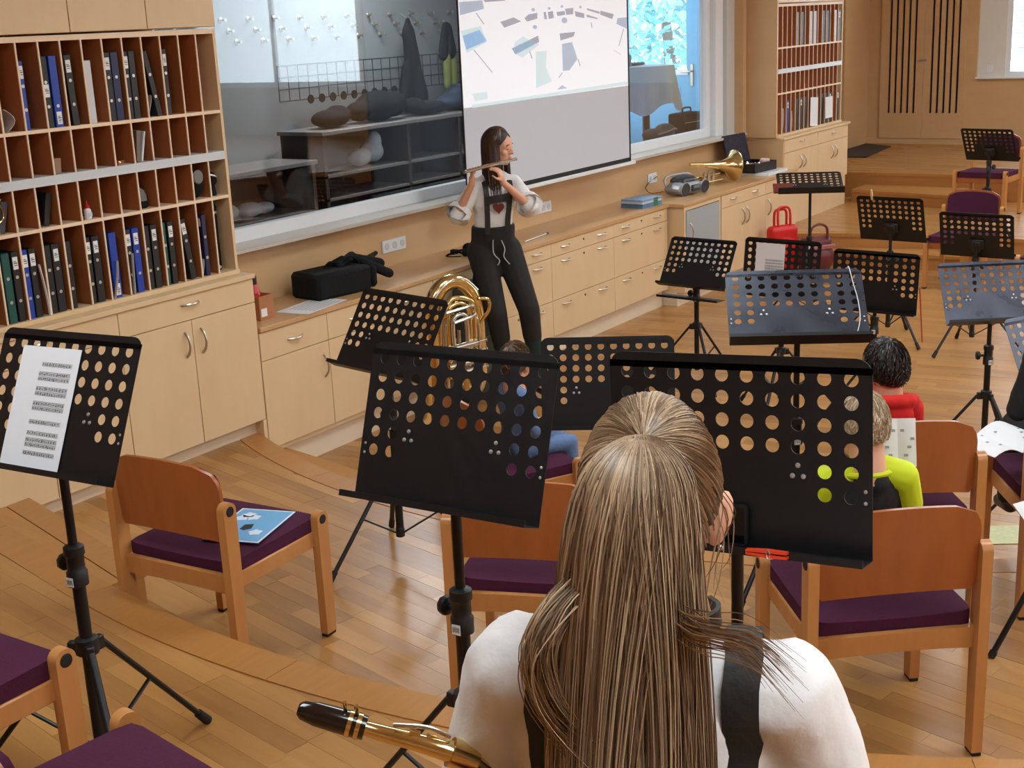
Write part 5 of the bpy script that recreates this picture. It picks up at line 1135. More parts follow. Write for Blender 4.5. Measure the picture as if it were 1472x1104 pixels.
def face(m, parent, closed=False):
    wht = pmat('eye white', c(236, 232, 228), .3); irs = pmat('dark iris', c(50, 36, 28), .3); lip = pmat('lips', c(190, 104, 96), .45); brow = pmat('brow hair', c(70, 50, 38), .8)
    inv = parent.matrix_basis.inverted() @ m
    for sx in (-1, 1):
        ey = MB(); ey.lathe([(1e-4, -1), (.5, -.87), (.87, -.5), (1, 0), (.87, .5), (.5, .87), (1e-4, 1)], 10, inv @ T(sx * .031, .078, .006) @ Matrix.Diagonal((.013, .009, .004 if closed else .007, 1)))
        q = ey.build('eye', wht if not closed else skin, parent)
        if not closed: MB().lathe([(1e-4, -1), (.5, -.87), (.87, -.5), (1, 0), (.87, .5), (.5, .87), (1e-4, 1)], 10, inv @ T(sx * .031, .084, .006) @ Matrix.Diagonal((.006, .005, .006, 1))).build('iris', irs, q)
        else: MB().tube([inv @ Vector((sx * .031 + d, .087 - abs(d) * .25, .003)) for d in (-.014, -.007, 0, .007, .014)], .0022, 5).build('lash_line', irs, q)
        MB().tube([inv @ Vector((sx * .033 + d, .090 - abs(sx * .033 + d) * .16, .030 - (sx * d) ** 2 * 18)) for d in (-.02, -.01, 0, .01, .02)], .0034, 5).build('eyebrow', brow, parent)
    MB().lathe([(1e-4, -1), (.5, -.87), (.87, -.5), (1, 0), (.87, .5), (.5, .87), (1e-4, 1)], 12, inv @ T(0, .093, -.060) @ Matrix.Diagonal((.021, .007, .006, 1))).build('mouth', lip, parent)
def person(label, J, mats, loc=(0, 0, 0), rz=0., s=1., sleeve=1., leg=1., voxel=.0055, hands=True, closed=False, cat='person', lw=1., waist=.02):
    """J holds local joints; body is one skin, clothes are its children"""
    t = thing('person', label, cat, loc, rz); mb = MB(); V_ = {k: Vector(v) for k, v in J.items() if k not in ('head', 'hands', 'hair_over_ears')}
    hm = J['head']; head_shape(mb, hm, not J.get('hair_over_ears'))
    nk = hm @ Vector((0, -.026, -.16)); hs = hm.to_scale().x
    mb.cap(nk, .05 * hs, V_['chest'], .07 * s); mb.cap(V_['chest'], .075 * s, V_['pelvis'], .08 * s)
    for q in 'LR':
        mb.cap(V_['sh' + q], .040 * s, V_['el' + q], .036 * s); mb.cap(V_['el' + q], .036 * s, V_['wr' + q], .024 * s); mb.cap(V_['chest'], .05 * s, V_['sh' + q], .045 * s)
        mb.cap(V_['pelvis'], .07 * s, V_['hip' + q], .075 * s); mb.cap(V_['hip' + q], .07 * s, V_['kn' + q], .048 * s); mb.cap(V_['kn' + q], .048 * s, V_['an' + q], .032 * s)
        mb.cap(V_['an' + q], .032 * s, V_['an' + q] + Vector((0, .0, -.02)) + V_['toe'] * .10 * s, .028 * s)
        if q in J['hands']:
            fd, pn, sd, cu = J['hands'][q]; hand(mb, V_['wr' + q], fd, pn, sd, cu, s * .98)
    body = soft(mb, 'body', mats['skin'], t, voxel, 5, .5)
    face(hm, body, closed)
    # shirt
    sh = MB(); C_, P_ = V_['chest'], V_['pelvis']; ax = (V_['shR'] - V_['shL']).normalized(); upv = (C_ - P_).normalized(); fw = upv.cross(ax).normalized()
    rot = Matrix((ax, fw, upv)).transposed().to_3x3()
    H = (C_ - P_).length
    sh.ell(C_ - upv * .02 * s, (.172 * s, .118 * s, .17 * s), rot); sh.ell(P_.lerp(C_, .55), (.152 * s, .115 * s, .20 * s), rot); sh.ell(P_.lerp(C_, .18), (.152 * s, .122 * s, .15 * s), rot)
    for q in 'LR':
        sh.cap(C_.lerp(V_['sh' + q], .35) + upv * .05 * s, .072 * s, V_['sh' + q], .070 * s)
        fa = min(1, sleeve); el = V_['sh' + q].lerp(V_['el' + q], fa); sh.cap(V_['sh' + q], .070 * s, el, (.062 if sleeve < 1.3 else .056) * s)
        if sleeve > 1: sh.cap(V_['el' + q], .058 * s, V_['el' + q].lerp(V_['wr' + q], sleeve - 1), (.05 if sleeve < 1.5 else .036) * s)
    for q in 'LR': sh.cap(nk - upv * .02 * s, .052 * s, C_.lerp(V_['sh' + q], .60) + upv * .060 * s, .054 * s)
    sh.cap(C_ + upv * .06 * s, .085 * s, nk + (hm @ Vector((0, 0, 1)) - hm @ Vector((0, 0, 0))).normalized() * -.012, .058 * hs)
    shirt = soft(sh, 'shirt', mats['shirt'], t, .009, 4, .5, fold=.007 * s)
    tr = MB(); tr.ell(P_ + upv * .02, (.158 * s * (1 + (lw - 1) * .4), .125 * s, .12 * s), rot)
    if waist > .03: tr.lathe([(.90, 0), (1, .3), (1, .9), (.96, 1)], 24, T(*P_) @ rot.to_4x4() @ Matrix.Diagonal((.166 * s, .136 * s, waist, 1)))
    for q in 'LR':
        tr.cap(V_['hip' + q], .092 * s * lw, V_['kn' + q], .068 * s * lw)
        if leg > 0: tr.cap(V_['kn' + q], .068 * s * lw, V_['kn' + q].lerp(V_['an' + q], leg), .060 * s * lw)
    soft(tr, 'trousers', mats['trousers'], t, .010, 4, .5)
    for q in 'LR':
        a = V_['an' + q]; td = V_['toe']; so = MB().cap(a + Vector((0, 0, -.025)) - td * .03 * s, .040 * s, a + td * .13 * s + Vector((0, 0, -.035)), .036 * s).cap(a, .042 * s, a + Vector((0, 0, -.02)), .042 * s)
        soft(so, 'shoe', mats['shoe'], t, .009, 2, .5)
    return t, body, shirt
def strands(name, parent, paths, r, mat, n=4, sides=3, taper=True):
    mb = MB()
    for p in paths:
        sp = spline(p, n); k = len(sp); mb.tube(sp, [max(r * .25, r * (1 - .75 * max(0, (i / (k - 1) - .55) / .45))) if taper else r for i in range(k)], sides, caps=False)
    o = mb.build(name, mat, parent); return o
def skull_pt(d, k=1.04):
    d = Vector(d).normalized(); return Vector((d.x * .076 * k, d.y * .096 * k - .008, d.z * .102 * k + .018))
def slerp(a, b, t):
    a = Vector(a).normalized(); b = Vector(b).normalized(); w_ = math.acos(max(-1, min(1, a.dot(b))))
    if w_ < 1e-3: return a
    return (a * math.sin((1 - t) * w_) + b * math.sin(t * w_)) / math.sin(w_)
def skullcap(parent, hm, mat, low=-.25, front=.55, name='hair_base', k=1.035):
    """smooth hair underlayer hugging the skull behind the hairline"""
    inv = parent.matrix_basis.inverted() @ hm; mb = MB(); nu, nv = 28, 16; vs = []; fs = []
    for i in range(nv + 1):
        for j in range(nu):
            a = 2 * math.pi * j / nu; fr = max(0, math.sin(a)); zl = low * (1 - fr) + front * fr; zl = zl if fr > 0 else low - .35 * max(0, -math.sin(a))
            th0 = math.acos(max(-.98, min(.98, zl))); th = th0 * i / nv
            vs.append(inv @ skull_pt((math.sin(th) * math.cos(a), math.sin(th) * math.sin(a), math.cos(th)), k))
    for i in range(nv):
        for j in range(nu): fs.append((i * nu + j, i * nu + (j + 1) % nu, (i + 1) * nu + (j + 1) % nu, (i + 1) * nu + j))
    return mb.add(vs, fs).build(name, mat, parent)
def short_hair(parent, hm, mat_s, mat_b, seed, n=900, ln=.05, r=.0016, low=-.45):
    rg = random.Random(seed); inv = parent.matrix_basis.inverted() @ hm; base_ = skullcap(parent, hm, mat_b, low=-.30, front=.62)
    crown = Vector((0.05, -.35, .94)).normalized(); paths = []
    while len(paths) < n:
        d = Vector((rg.gauss(0, 1), rg.gauss(0, 1), rg.gauss(0, 1))).normalized()
        lim = (low - .2 * max(0, -d.y)) if d.y < .25 else .50
        if d.z < lim: continue
        out = (d - crown * d.dot(crown)); out = out.normalized() if out.length > .05 else Vector((1, 0, 0)); out = (out + Vector((rg.gauss(0, .3), rg.gauss(0, .3), rg.gauss(0, .2) - .15))).normalized()
        p = []
        for q in range(4):
            dd = (d + out * (ln / .09) * q / 3).normalized(); p.append(inv @ skull_pt(dd, 1.035 + .05 * math.sin(q / 3 * 2.4) + rg.uniform(0, .02)))
        paths.append(p)
    return strands('hair', parent, paths, r, mat_s, 2)
def seated_joints(s, head_az=0., head_pitch=0., seat=.46, arm='lap', hs=None):
    z = lambda k: seat + k * s
    J = dict(pelvis=(0, .0, z(.10)), chest=(0, -.02 * s, z(.46)), shL=(-.165 * s, -.02 * s, z(.52)), shR=(.165 * s, -.02 * s, z(.52)), elL=(-.215 * s, .05 * s, z(.25)), elR=(.215 * s, .05 * s, z(.25)),
             wrL=(-.10 * s, .27 * s, z(.22)), wrR=(.10 * s, .27 * s, z(.22)), hipL=(-.085 * s, .0, z(.075)), hipR=(.085 * s, 0, z(.075)), knL=(-.10 * s, .43 * s, z(.06)), knR=(.10 * s, .43 * s, z(.06)),
             anL=(-.10 * s, .46 * s, max(.085, z(.06) - .40 * s)), anR=(.10 * s, .44 * s, max(.085, z(.06) - .40 * s)), toe=(0, 1, -.1))
    J['head'] = head_mat((0, .015 * s, z(.755)), math.pi / 2 + head_az, head_pitch, 0, hs or (.55 * s + .45))
    J['hands'] = {'L': ((.5, .8, .1), (.6, 0, .7), -1, .5), 'R': ((-.5, .8, .1), (-.6, 0, .7), 1, .5)}
    return J
blk_tr = pmat('black trousers', c(20, 20, 23), .85, var=.2, scale=40, bump=.2); shoe_b = pmat('black shoe', c(24, 22, 22), .5)
# foreground person with the ponytail
hair_s = hairmat('light brown hair', c(88, 66, 49), c(204, 174, 138), .42); hair_b = pmat('brown hair base', c(84, 62, 45), .6, var=.3, scale=60)
GAZ = R(20)
J = seated_joints(1.04, head_az=R(2), head_pitch=R(-10), hs=1.15)
J['wrL'] = (-.20, .26, .80); J['elL'] = (-.27, .03, .74); J['wrR'] = (.06, .33, .72); J['elR'] = (.27, .02, .74); J['shL'] = (-.178, -.02, 1.02); J['shR'] = (.178, -.02, 1.005)
J['hands'] = {'L': ((.4, .6, .4), (.6, .3, -.3), -1, .9), 'R': ((-.5, .7, .1), (-.5, .1, .7), 1, .9)}
GROOT = (1.417, .747)
gt, gbody, gshirt = person('person with long light brown ponytail in white shirt and black braces', J, dict(skin=skin, shirt=shirt_w, trousers=blk_tr, shoe=shoe_b), (GROOT[0], GROOT[1], T2), GAZ - math.pi / 2, 1.04, sleeve=1.8)
hm = J['head']; rg = random.Random(21)
skullcap(gbody, hm, hair_b, low=-.12, front=.70, k=1.045)
tie_d = Vector((0, -.80, .62)).normalized(); tie = skull_pt(tie_d, 1.10); paths = []
while len(paths) < 2300:
    d = Vector((rg.gauss(0, 1), rg.gauss(0, 1), rg.gauss(0, 1))).normalized()
    lim = (-.62 if d.y < -.25 else -.15) if d.y < .12 else .62
    if d.z < lim: continue
    lift = .012 * math.sin(d.x * 23 + d.y * 9)
    p = [hm @ skull_pt(slerp(d, tie_d, q / 5 * .97), 1.05 + .02 * math.sin(q / 5 * 3.1) + lift * math.sin(q / 5 * 3.1) + rg.uniform(0, .016)) for q in range(6)]; paths.append(p)
strands('swept_hair', gbody, paths, .0009, hair_s, 2)
tw = hm @ tie
core = [tw + Vector((0, .006, .0)), tw + Vector((0, -.020, .004)), tw + Vector((0, -.042, -.016)), tw + Vector((-.004, -.056, -.07)), tw + Vector((-.010, -.064, -.17)), tw + Vector((-.014, -.075, -.32)), tw + Vector((-.012, -.10, -.50)), tw + Vector((-.004, -.12, -.66)), tw + Vector((.0, -.13, -.78))]
def tail_w(k): # half width across and deep along the tail
    xs_ = [(0, .010, .010), (.06, .016, .014), (.125, .026, .020), (.19, .042, .028), (.27, .060, .036), (.40, .076, .044), (.56, .084, .050), (.75, .096, .054), (.9, .104, .05), (1, .10, .045)]
    for a, b in zip(xs_, xs_[1:]):
        if k <= b[0]: f = (k - a[0]) / (b[0] - a[0]); return a[1] + (b[1] - a[1]) * f, a[2] + (b[2] - a[2]) * f
    return xs_[-1][1:]
cs = spline(core, 6); mb = MB(); vs = []; fs = []; n_ = 16
for i, p in enumerate(cs):
    wx, wy = tail_w(i / (len(cs) - 1)); cw = .84 - .40 * max(0, i / (len(cs) - 1) - .45)
    for j in range(n_): a = 2 * math.pi * j / n_; vs.append(p + Vector((wx * cw * math.cos(a), wy * cw * math.sin(a), 0)))
for i in range(len(cs) - 1):
    for j in range(n_): fs.append((i * n_ + j, i * n_ + (j + 1) % n_, (i + 1) * n_ + (j + 1) % n_, (i + 1) * n_ + j))
fs += [tuple(range(n_))[::-1], tuple(range((len(cs) - 1) * n_, len(cs) * n_))]
MB().add(vs, fs).build('ponytail_core', hair_b, gbody)
locks = [(rg.uniform(0, 6.28), rg.uniform(.55, 1.0), rg.uniform(0, 6.28), rg.uniform(.008, .034), rg.gauss(0, .3)) for _ in range(26)]
paths = []
for k in range(4600):    # strands gathered into locks that part towards the ends
    la, lr, lp, lam, ltw = locks[rg.randrange(26)]; a = rg.uniform(0, 2 * math.pi); rr = rg.uniform(.78, 1.06); ph = rg.uniform(0, 6.28); am = rg.uniform(.001, .004); end = 1.0 if rg.random() < .75 else rg.uniform(.7, 1.)
    p = []
    for q in range(11):
        f = q / 10 * end; i = f * (len(cs) - 1); i0 = int(min(i, len(cs) - 2)); b = cs[i0].lerp(cs[i0 + 1], i - i0); wx, wy = tail_w(f)
        g = min(.78, max(0, (f - .34) * 1.6)); ca, sa = math.cos(a) * rr, math.sin(a) * rr; lx, ly = math.cos(la + ltw * f) * lr, math.sin(la + ltw * f) * lr
        x = ca * (1 - g) + (lx + ca * .22) * g; y = sa * (1 - g) + (ly + sa * .25) * g; wob = lam * f * f * math.sin(8 * f + lp) + am * f * math.sin(9 * f + ph)
        p.append(b + Vector((wx * x + wob, wy * y + wob * .4, 0)))
    paths.append(p)
strands('ponytail', gbody, paths, .0010, hair_s, 2)
paths = []
fb_ = int(.56 * (len(cs) - 1)); cr_ = cs[fb_] + Vector((.070, -.045, 0)); cl_ = cs[fb_] + Vector((-.070, -.035, .02))
for k in range(70):     # a lock that strays over the right shoulder
    o_ = Vector((rg.gauss(0, .006), rg.gauss(0, .006), rg.gauss(0, .008))); e = rg.uniform(.7, 1.1)
    paths.append([cr_ + o_ * .5 + Vector((-.05, .055, .03)), cr_ + o_ + Vector((-.012, .03, .026)), cr_ + o_ + Vector((.016, .004, .022)), cr_ + o_ + Vector((.045 * e, -.004, .022)), cr_ + o_ * 1.3 + Vector((.085 * e, .0, .012)), cr_ + o_ * 1.8 + Vector((.125 * e, .004, -.026))])
for k in range(330):    # curled lock at the left of the tail
    o_ = Vector((rg.gauss(0, .009), rg.gauss(0, .010), rg.gauss(0, .010))); e = rg.uniform(.85, 1.1)
    paths.append([cl_ + o_ + Vector((.05, .06, .06)), cl_ + o_ + Vector((.012, .03, .03)), cl_ + o_ + Vector((-.014, .004, .006)), cl_ + o_ + Vector((-.034 * e, -.008, -.035)), cl_ + o_ + Vector((-.030 * e, -.006, -.085)), cl_ + o_ + Vector((-.004, .0, -.135)), cl_ + o_ * 1.2 + Vector((.04, .0, -.17)), cl_ + o_ * 1.2 + Vector((.08, 0, -.18))])
for k in range(8):     # wisps by the ear
    b = hm @ skull_pt((.95, -.3 + rg.uniform(-.15, .15), -.1 + rg.uniform(-.2, .2)), 1.06); paths.append([b, b + Vector((rg.uniform(.0, .02), rg.uniform(-.01, .01), -.03)), b + Vector((rg.uniform(-.01, .02), rg.uniform(-.02, .02), -.08)), b + Vector((rg.uniform(-.02, .02), rg.uniform(-.02, .02), -rg.uniform(.1, .16)))])
strands('stray_hair', gbody, paths, .0009, hair_s, 3)
ear = hm @ Vector((.078, -.008, -.044)); MB().ell(ear, (.004, .004, .004), None, 8, 6).build('ear_stud', silver, gbody)
def back_pt(u, z, off=.012, s=1.04):
    """a point on the back of the shirt"""
    cz = J['chest'][2] - .02; rz = .19 * s; k = max(0, 1 - (u / (.186)) ** 2); 
    y = J['chest'][1] - .124 * s * math.sqrt(max(.0, k)) * (1 if z < cz else math.sqrt(max(0, 1 - ((z - cz) / .24) ** 2))) - off
    return Vector((u, y, z))
def ribbon(name, pts, wdt, th, mat, parent, across=Vector((1, 0, 0)), tree=None):
    """flat strap following points; across gives the width direction"""
    sp = spline(pts, 6); mb = MB(); vs = []; fs = []
    for i, p in enumerate(sp):
        t_ = (sp[min(i + 1, len(sp) - 1)] - sp[max(i - 1, 0)]).normalized(); ac = (across - t_ * across.dot(t_)).normalized(); nn = t_.cross(ac)
        if tree:    # lie on the cloth underneath, across the whole width
            lo, ln_ = tree.find_nearest(p)[:2]; hit = [tree.find_nearest(lo + ac * a * wdt / 2)[:2] for a in (-1, 1)]; up_ = max(0, max((h[0] - lo).dot(ln_) for h in hit)) * .6
            for a, b in ((-1, -1), (1, -1), (1, 1), (-1, 1)): vs.append(lo + ac * a * wdt / 2 + ln_ * (.007 + up_ + b * th / 2))
            continue
        for a, b in ((-1, -1), (1, -1), (1, 1), (-1, 1)): vs.append(p + ac * a * wdt / 2 + nn * b * th / 2)
    for i in range(len(sp) - 1):
        for j in range(4): fs.append((i * 4 + j, i * 4 + (j + 1) % 4, (i + 1) * 4 + (j + 1) % 4, (i + 1) * 4 + j))
    fs += [(0, 1, 2, 3), tuple(range(len(vs) - 4, len(vs)))]
    return mb.add(vs, fs).build(name, mat, parent, True, .5)
from mathutils.bvhtree import BVHTree
def bvh(o): return BVHTree.FromPolygons([v.co.copy() for v in o.data.vertices], [tuple(p.vertices) for p in o.data.polygons])
def onto(tree, start, direction, off):
    h_ = tree.ray_cast(Vector(start), Vector(direction).normalized()); return (h_[0] - Vector(direction).normalized() * off) if h_[0] else Vector(start)
leather = pmat('black leather', c(32, 31, 30), .55, var=.3, scale=40, bump=.2)
for sx in (-1, 1):
    tr_ = bvh(gshirt); x_ = sx * .122
    ribbon('brace_strap', [onto(tr_, (x_, .6, .95), (0, -1, 0), .005), onto(tr_, (x_, .6, 1.02), (0, -1, 0), .006)] + [onto(tr_, (x_, y_, 1.5), (0, 0, -1), .006) for y_ in (.035, -.01, -.055)] + [onto(tr_, (sx * u_, -.6, z_), (0, 1, 0), .007) for u_, z_ in ((.122, .985), (.118, .93), (.110, .86), (.096, .77), (.075, .66))], .046, .005, leather, gshirt, tree=tr_)
# collar and saxophone neck strap
cl = []
for i in range(13):
    a = R(-20 + 220 * i / 12 + 180); cl.append(Vector((.068 * math.cos(a), .068 * math.sin(a) - .005, 1.135 - .02 * math.sin(a))))
ribbon('collar', cl, .045, .006, shirt_w, gshirt, Vector((0, -.15, 1)))
st_ = []
for i in range(13):
    a = R(-30 + 240 * i / 12 + 180); st_.append(Vector((.088 * math.cos(a), .085 * math.sin(a) - .005, 1.105 - .015 * math.sin(a))))
ribbon('neck_strap', st_, .03, .006, leather, gshirt, Vector((0, -.5, 1)))
for pts in ([back_pt(-.15, .90, .006), back_pt(-.07, .895, .007), back_pt(0, .893, .008), back_pt(.08, .895, .007), back_pt(.15, .90, .006)],): MB().tube(spline(pts, 5), .0014, 5).build('yoke_seam', pmat('seam shade', c(200, 200, 202), .8), gshirt)
# saxophone
t = thing('saxophone', 'brass saxophone with black mouthpiece beside the ponytailed person', 'saxophone', (1.19, 1.13, 1.52))
O = Vector((1.19, 1.13, 1.52)); L_ = lambda x, y, z: Vector((x, y, z)) - O
a_, b_ = L_(1.172, 1.158, 1.530), L_(1.212, 1.082, 1.503)
dv = (b_ - a_).normalized()
MB().tube([a_, a_ + dv * .006, a_ + dv * .025, a_ + dv * .07, b_ + dv * .005], [.008, .013, .0165, .0175, .0165], 18).build('mouthpiece_cap', pmat('glossy black', c(12, 12, 13), .12, coat=.6), t)
for k in (.0, .012): MB().tube([b_ - dv * (.020 - k), b_ - dv * (.014 - k)], .0185, 16).build('ligature_band', brass, t)
for k in (0, .016): MB().cyl(b_ - dv * (.022 - k) + Vector((0, 0, .018)), b_ - dv * (.022 - k) + Vector((-.004, -.004, .034)), .003, n=8).build('ligature_screw', brass, t)
nk = [b_, b_ + dv * .03, L_(1.24, 1.01, 1.486), L_(1.262, .962, 1.470), L_(1.30, .93, 1.44), L_(1.36, .93, 1.38)]
sp = spline(nk, 6); n_ = len(sp); MB().tube(sp, [.0095 + .0075 * i / n_ for i in range(n_)], 16).build('neck_pipe', brass, t)
q0 = L_(1.258, .970, 1.474); q1 = L_(1.28, .945, 1.456); MB().tube([q0, q1], .0205, 16).build('neck_socket', brass, t)
for k in range(4): p = L_(1.236 + .010 * k, 1.02 - .02 * k, 1.500 - .007 * k); MB().cyl(p, p + Vector((.008, -.012, -.004)), .006, n=8).build('octave_key', brass, t)
MB().tube(spline([L_(1.228, 1.04, 1.510), L_(1.25, 1.0, 1.506), L_(1.262, .97, 1.494)], 4), .003, 6).build('key_rod', silver, t)
MB().tube(spline([L_(1.36, .93, 1.38), L_(1.50, .98, 1.12), L_(1.60, 1.0, .92), L_(1.66, 1.0, .87), L_(1.72, .99, .92), L_(1.75, .98, 1.06)], 6), [.018 + .05 * (i / 30) ** 1.6 for i in range(31)], 18).build('body_tube', brass, t)
# flute player: joints measured in the room
FO = Vector((7.02, 4.62, 0)); f3 = lambda x, y, z: Vector((x, y, z)) - FO
J = dict(pelvis=f3(7.01, 4.80, 1.02), chest=f3(7.01, 4.775, 1.32), shR=f3(6.925, 4.845, 1.395), shL=f3(7.10, 4.680, 1.40), elR=f3(6.775, 4.905, 1.225), elL=f3(7.03, 4.515, 1.268), wrR=f3(6.775, 4.775, 1.435), wrL=f3(6.885, 4.615, 1.432),
         hipR=f3(6.95, 4.85, .97), hipL=f3(7.07, 4.73, .975), knR=f3(6.85, 4.69, .60), knL=f3(6.99, 4.53, .61), anR=f3(6.98, 4.70, .095), anL=f3(7.07, 4.53, .095), toe=Vector((-.5, -.85, 0)))
J['hair_over_ears'] = True
J['head'] = head_mat(f3(7.035, 4.745, 1.635), R(-78), R(-8), R(4), .98)
J['hands'] = {'R': ((-.02, -.1, .9), (.5, -.5, .2), 1, .95), 'L': ((-.25, .15, .9), (-.2, .6, .1), 1, .95)}
ft, fbody, fshirt = person('person in white shirt and black leather breeches playing a silver flute', J, dict(skin=skin, shirt=shirt_w, trousers=pmat('black suede', c(34, 32, 31), .9, var=.25, scale=30, bump=.2), shoe=shoe_b), tuple(FO), 0, .86, sleeve=1.0, leg=.35, closed=True, lw=1.22, waist=.125)
for q in 'RL':   # rolled sleeves and long green socks
    e, w_ = Vector(J['el' + q]), Vector(J['wr' + q]); s_ = Vector(J['sh' + q]); MB().tube([s_.lerp(e, .72), s_.lerp(e, .98), e.lerp(w_, .10)], [.072, .086, .074], 14, caps=False).build('rolled_sleeve', shirt_w, fshirt)
    k_, a_ = Vector(J['kn' + q]), Vector(J['an' + q]); MB().tube([k_.lerp(a_, .22), k_.lerp(a_, .45), k_.lerp(a_, .9), a_], [.056, .056, .04, .04], 14).build('long_sock', pmat('dark green wool', c(26, 44, 38), .9), ft)
ax = (Vector(J['shL']) - Vector(J['shR'])); ax.z = 0; ax.normalize(); fwd_ = Vector((ax.y, -ax.x, 0)); fwd_ = fwd_ if fwd_.dot(Vector((-1, -1, 0))) > 0 else -fwd_
def chest_pt(u, z, off=.012):
    f = (z - 1.02) / .30; cc = Vector(J['pelvis']).lerp(Vector(J['chest']), f); rad = .106 if z < 1.36 else .106 - (z - 1.36) * .5
    return Vector((cc.x, cc.y, z)) + ax * u + fwd_ * (rad * math.sqrt(max(.05, 1 - (u / .165) ** 2)) + off)
for u in (-.062, .070): ribbon('brace_strap', [chest_pt(u * 1.25, 1.44, -.03), chest_pt(u * 1.2, 1.38), chest_pt(u * 1.1, 1.28), chest_pt(u, 1.18), chest_pt(u, 1.10, .014)], .034, .005, leather, fshirt, ax)
ribbon('brace_crossbar', [chest_pt(-.075, 1.315, .016), chest_pt(-.03, 1.32, .017), chest_pt(.03, 1.325, .017), chest_pt(.08, 1.33, .016)], .05, .006, leather, fshirt, Vector((0, 0, 1)))
hb = chest_pt(.004, 1.265, .016); mh = Matrix.Identity(4)
for i in range(3): mh[i][0] = ax[i]; mh[i][1] = (0, 0, 1)[i]; mh[i][2] = fwd_[i]; mh[i][3] = hb[i]
MB().prism([(.038 * math.sin(a) ** 3, .0024 * (13 * math.cos(a) - 5 * math.cos(2 * a) - 2 * math.cos(3 * a) - math.cos(4 * a))) for a in [i * .314 for i in range(20)]], 0, .005, mh).build('heart_badge', pmat('dark red leather', c(96, 18, 22), .5), fshirt, False)
hc = pmat('pale cord trim', c(186, 186, 184), .6)
fp = lambda u, z, off=.0: Vector(J['pelvis']).lerp(Vector(J['hipL']), .0) * 1.0 + ax * u + fwd_ * (.112 + off) + Vector((0, 0, z - 1.02))
MB().tube(spline([fp(-.02, 1.08), fp(-.025, .98, .012), fp(.01, .93, .02), fp(-.005, .90, .025)], 5), .0035, 6).build('lace', hc, ft); MB().tube(spline([fp(.03, 1.06), fp(.05, 1.0, .01), fp(.04, .95, .02), fp(.075, .90, .025)], 5), .0035, 6).build('lace', hc, ft)
hR, kR = Vector(J['hipR']), Vector(J['knR']); sd_ = (-ax * .6 + fwd_ * .8).normalized()
MB().tube(spline([hR + sd_ * .088 + Vector((0, 0, .02)), hR.lerp(kR, .15) + sd_ * .085 + ax * .03, hR.lerp(kR, .4) + sd_ * .080, hR.lerp(kR, .75) + sd_ * .070, kR + sd_ * .062], 5), .0032, 6).build('side_seam_cord', hc, ft)
# flute player's long dark hair
fh = hairmat('dark brown hair', c(34, 20, 15), c(98, 66, 50), .35); fb = pmat('dark brown hair base', c(48, 30, 23), .5, var=.3, scale=60)
hm = J['head']; rg = random.Random(31); skullcap(fbody, hm, fb, low=-.55, front=.66, k=1.05); paths = []
part_ = Vector((0, .25, .97)).normalized()
inv3 = hm.to_3x3()
for k in range(420):
    a = rg.uniform(R(100), R(440)); d = Vector((math.cos(a), math.sin(a), rg.uniform(-.15, .1))).normalized()
    if d.y > .45: continue
    st = slerp(part_, Vector((d.x, d.y * .5, .8)), rg.uniform(.05, .9)); p = [hm @ skull_pt(slerp(st, d, q / 3), 1.07 + rg.uniform(0, .03)) for q in range(4)]
    e = hm @ skull_pt(d, 1.12); dn = rg.uniform(.22, .36); fo = fwd_ * (.05 if d.x < .3 else .03) * rg.uniform(.3, 1.3)
    p += [e + Vector((0, 0, -dn * .4)) + fo * .4, e * 1.0 + Vector((0, 0, -dn * .75)) + fo * .9, e + Vector((0, 0, -dn)) + fo * 1.2 + Vector((rg.gauss(0, .012), rg.gauss(0, .012), 0))]; paths.append(p)
strands('long_hair', fbody, paths, .0042, fh, 2)
# flute
A_, B_ = Vector((6.690, 4.762, 1.517)), Vector((7.010, 4.590, 1.566)); t = thing('flute', 'silver transverse flute held to the player\'s lips', 'flute', tuple(A_)); D_ = B_ - A_; u_ = D_.normalized()
MB().tube([Vector((0, 0, 0)), D_ * .70], .0105, 14).build('flute_body', silver, t); MB().tube([D_ * .70, D_], .0092, 14).build('head_joint', silver, t); MB().tube([D_ * .69, D_ * .73], .0122, 14).build('barrel', silver, t); MB().tube([D_ * .985, D_ * 1.0], .011, 12).build('crown', silver, t)
for k in range(12): p = D_ * (.05 + .055 * k); MB().tube([p + Vector((0, 0, .009)) - fwd_ * -.006, p + Vector((0, 0, .016)) + fwd_ * .007], .0085, 10).build('key_cup', silver, t)
MB().tube([D_ * .06 + fwd_ * .014, D_ * .64 + fwd_ * .014], .003, 6).build('key_rod', silver, t); p = D_ * .9; MB().lathe([(.012, 0), (.013, .003), (.007, .005), (.005, .001)], 14, T(*(p + Vector((0, 0, .006)))) ).build('lip_plate', silver, t)
# small silver bell hanging at the hip
t = thing('hand_bell', 'small round silver bell beside the player\'s waist', 'bell', (7.16, 4.86, CT)); MB().lathe([(.036, 0), (.038, .006), (.036, .03), (.03, .05), (.012, .062), (.001, .064)], 18).build('bell_cup', silver, t); MB().cyl((0, 0, .06), (0, 0, .20), .008).build('bell_grip', beech, t); MB().ell((0, 0, .235), (.034, .034, .034)).build('bell_knob', silver, t)

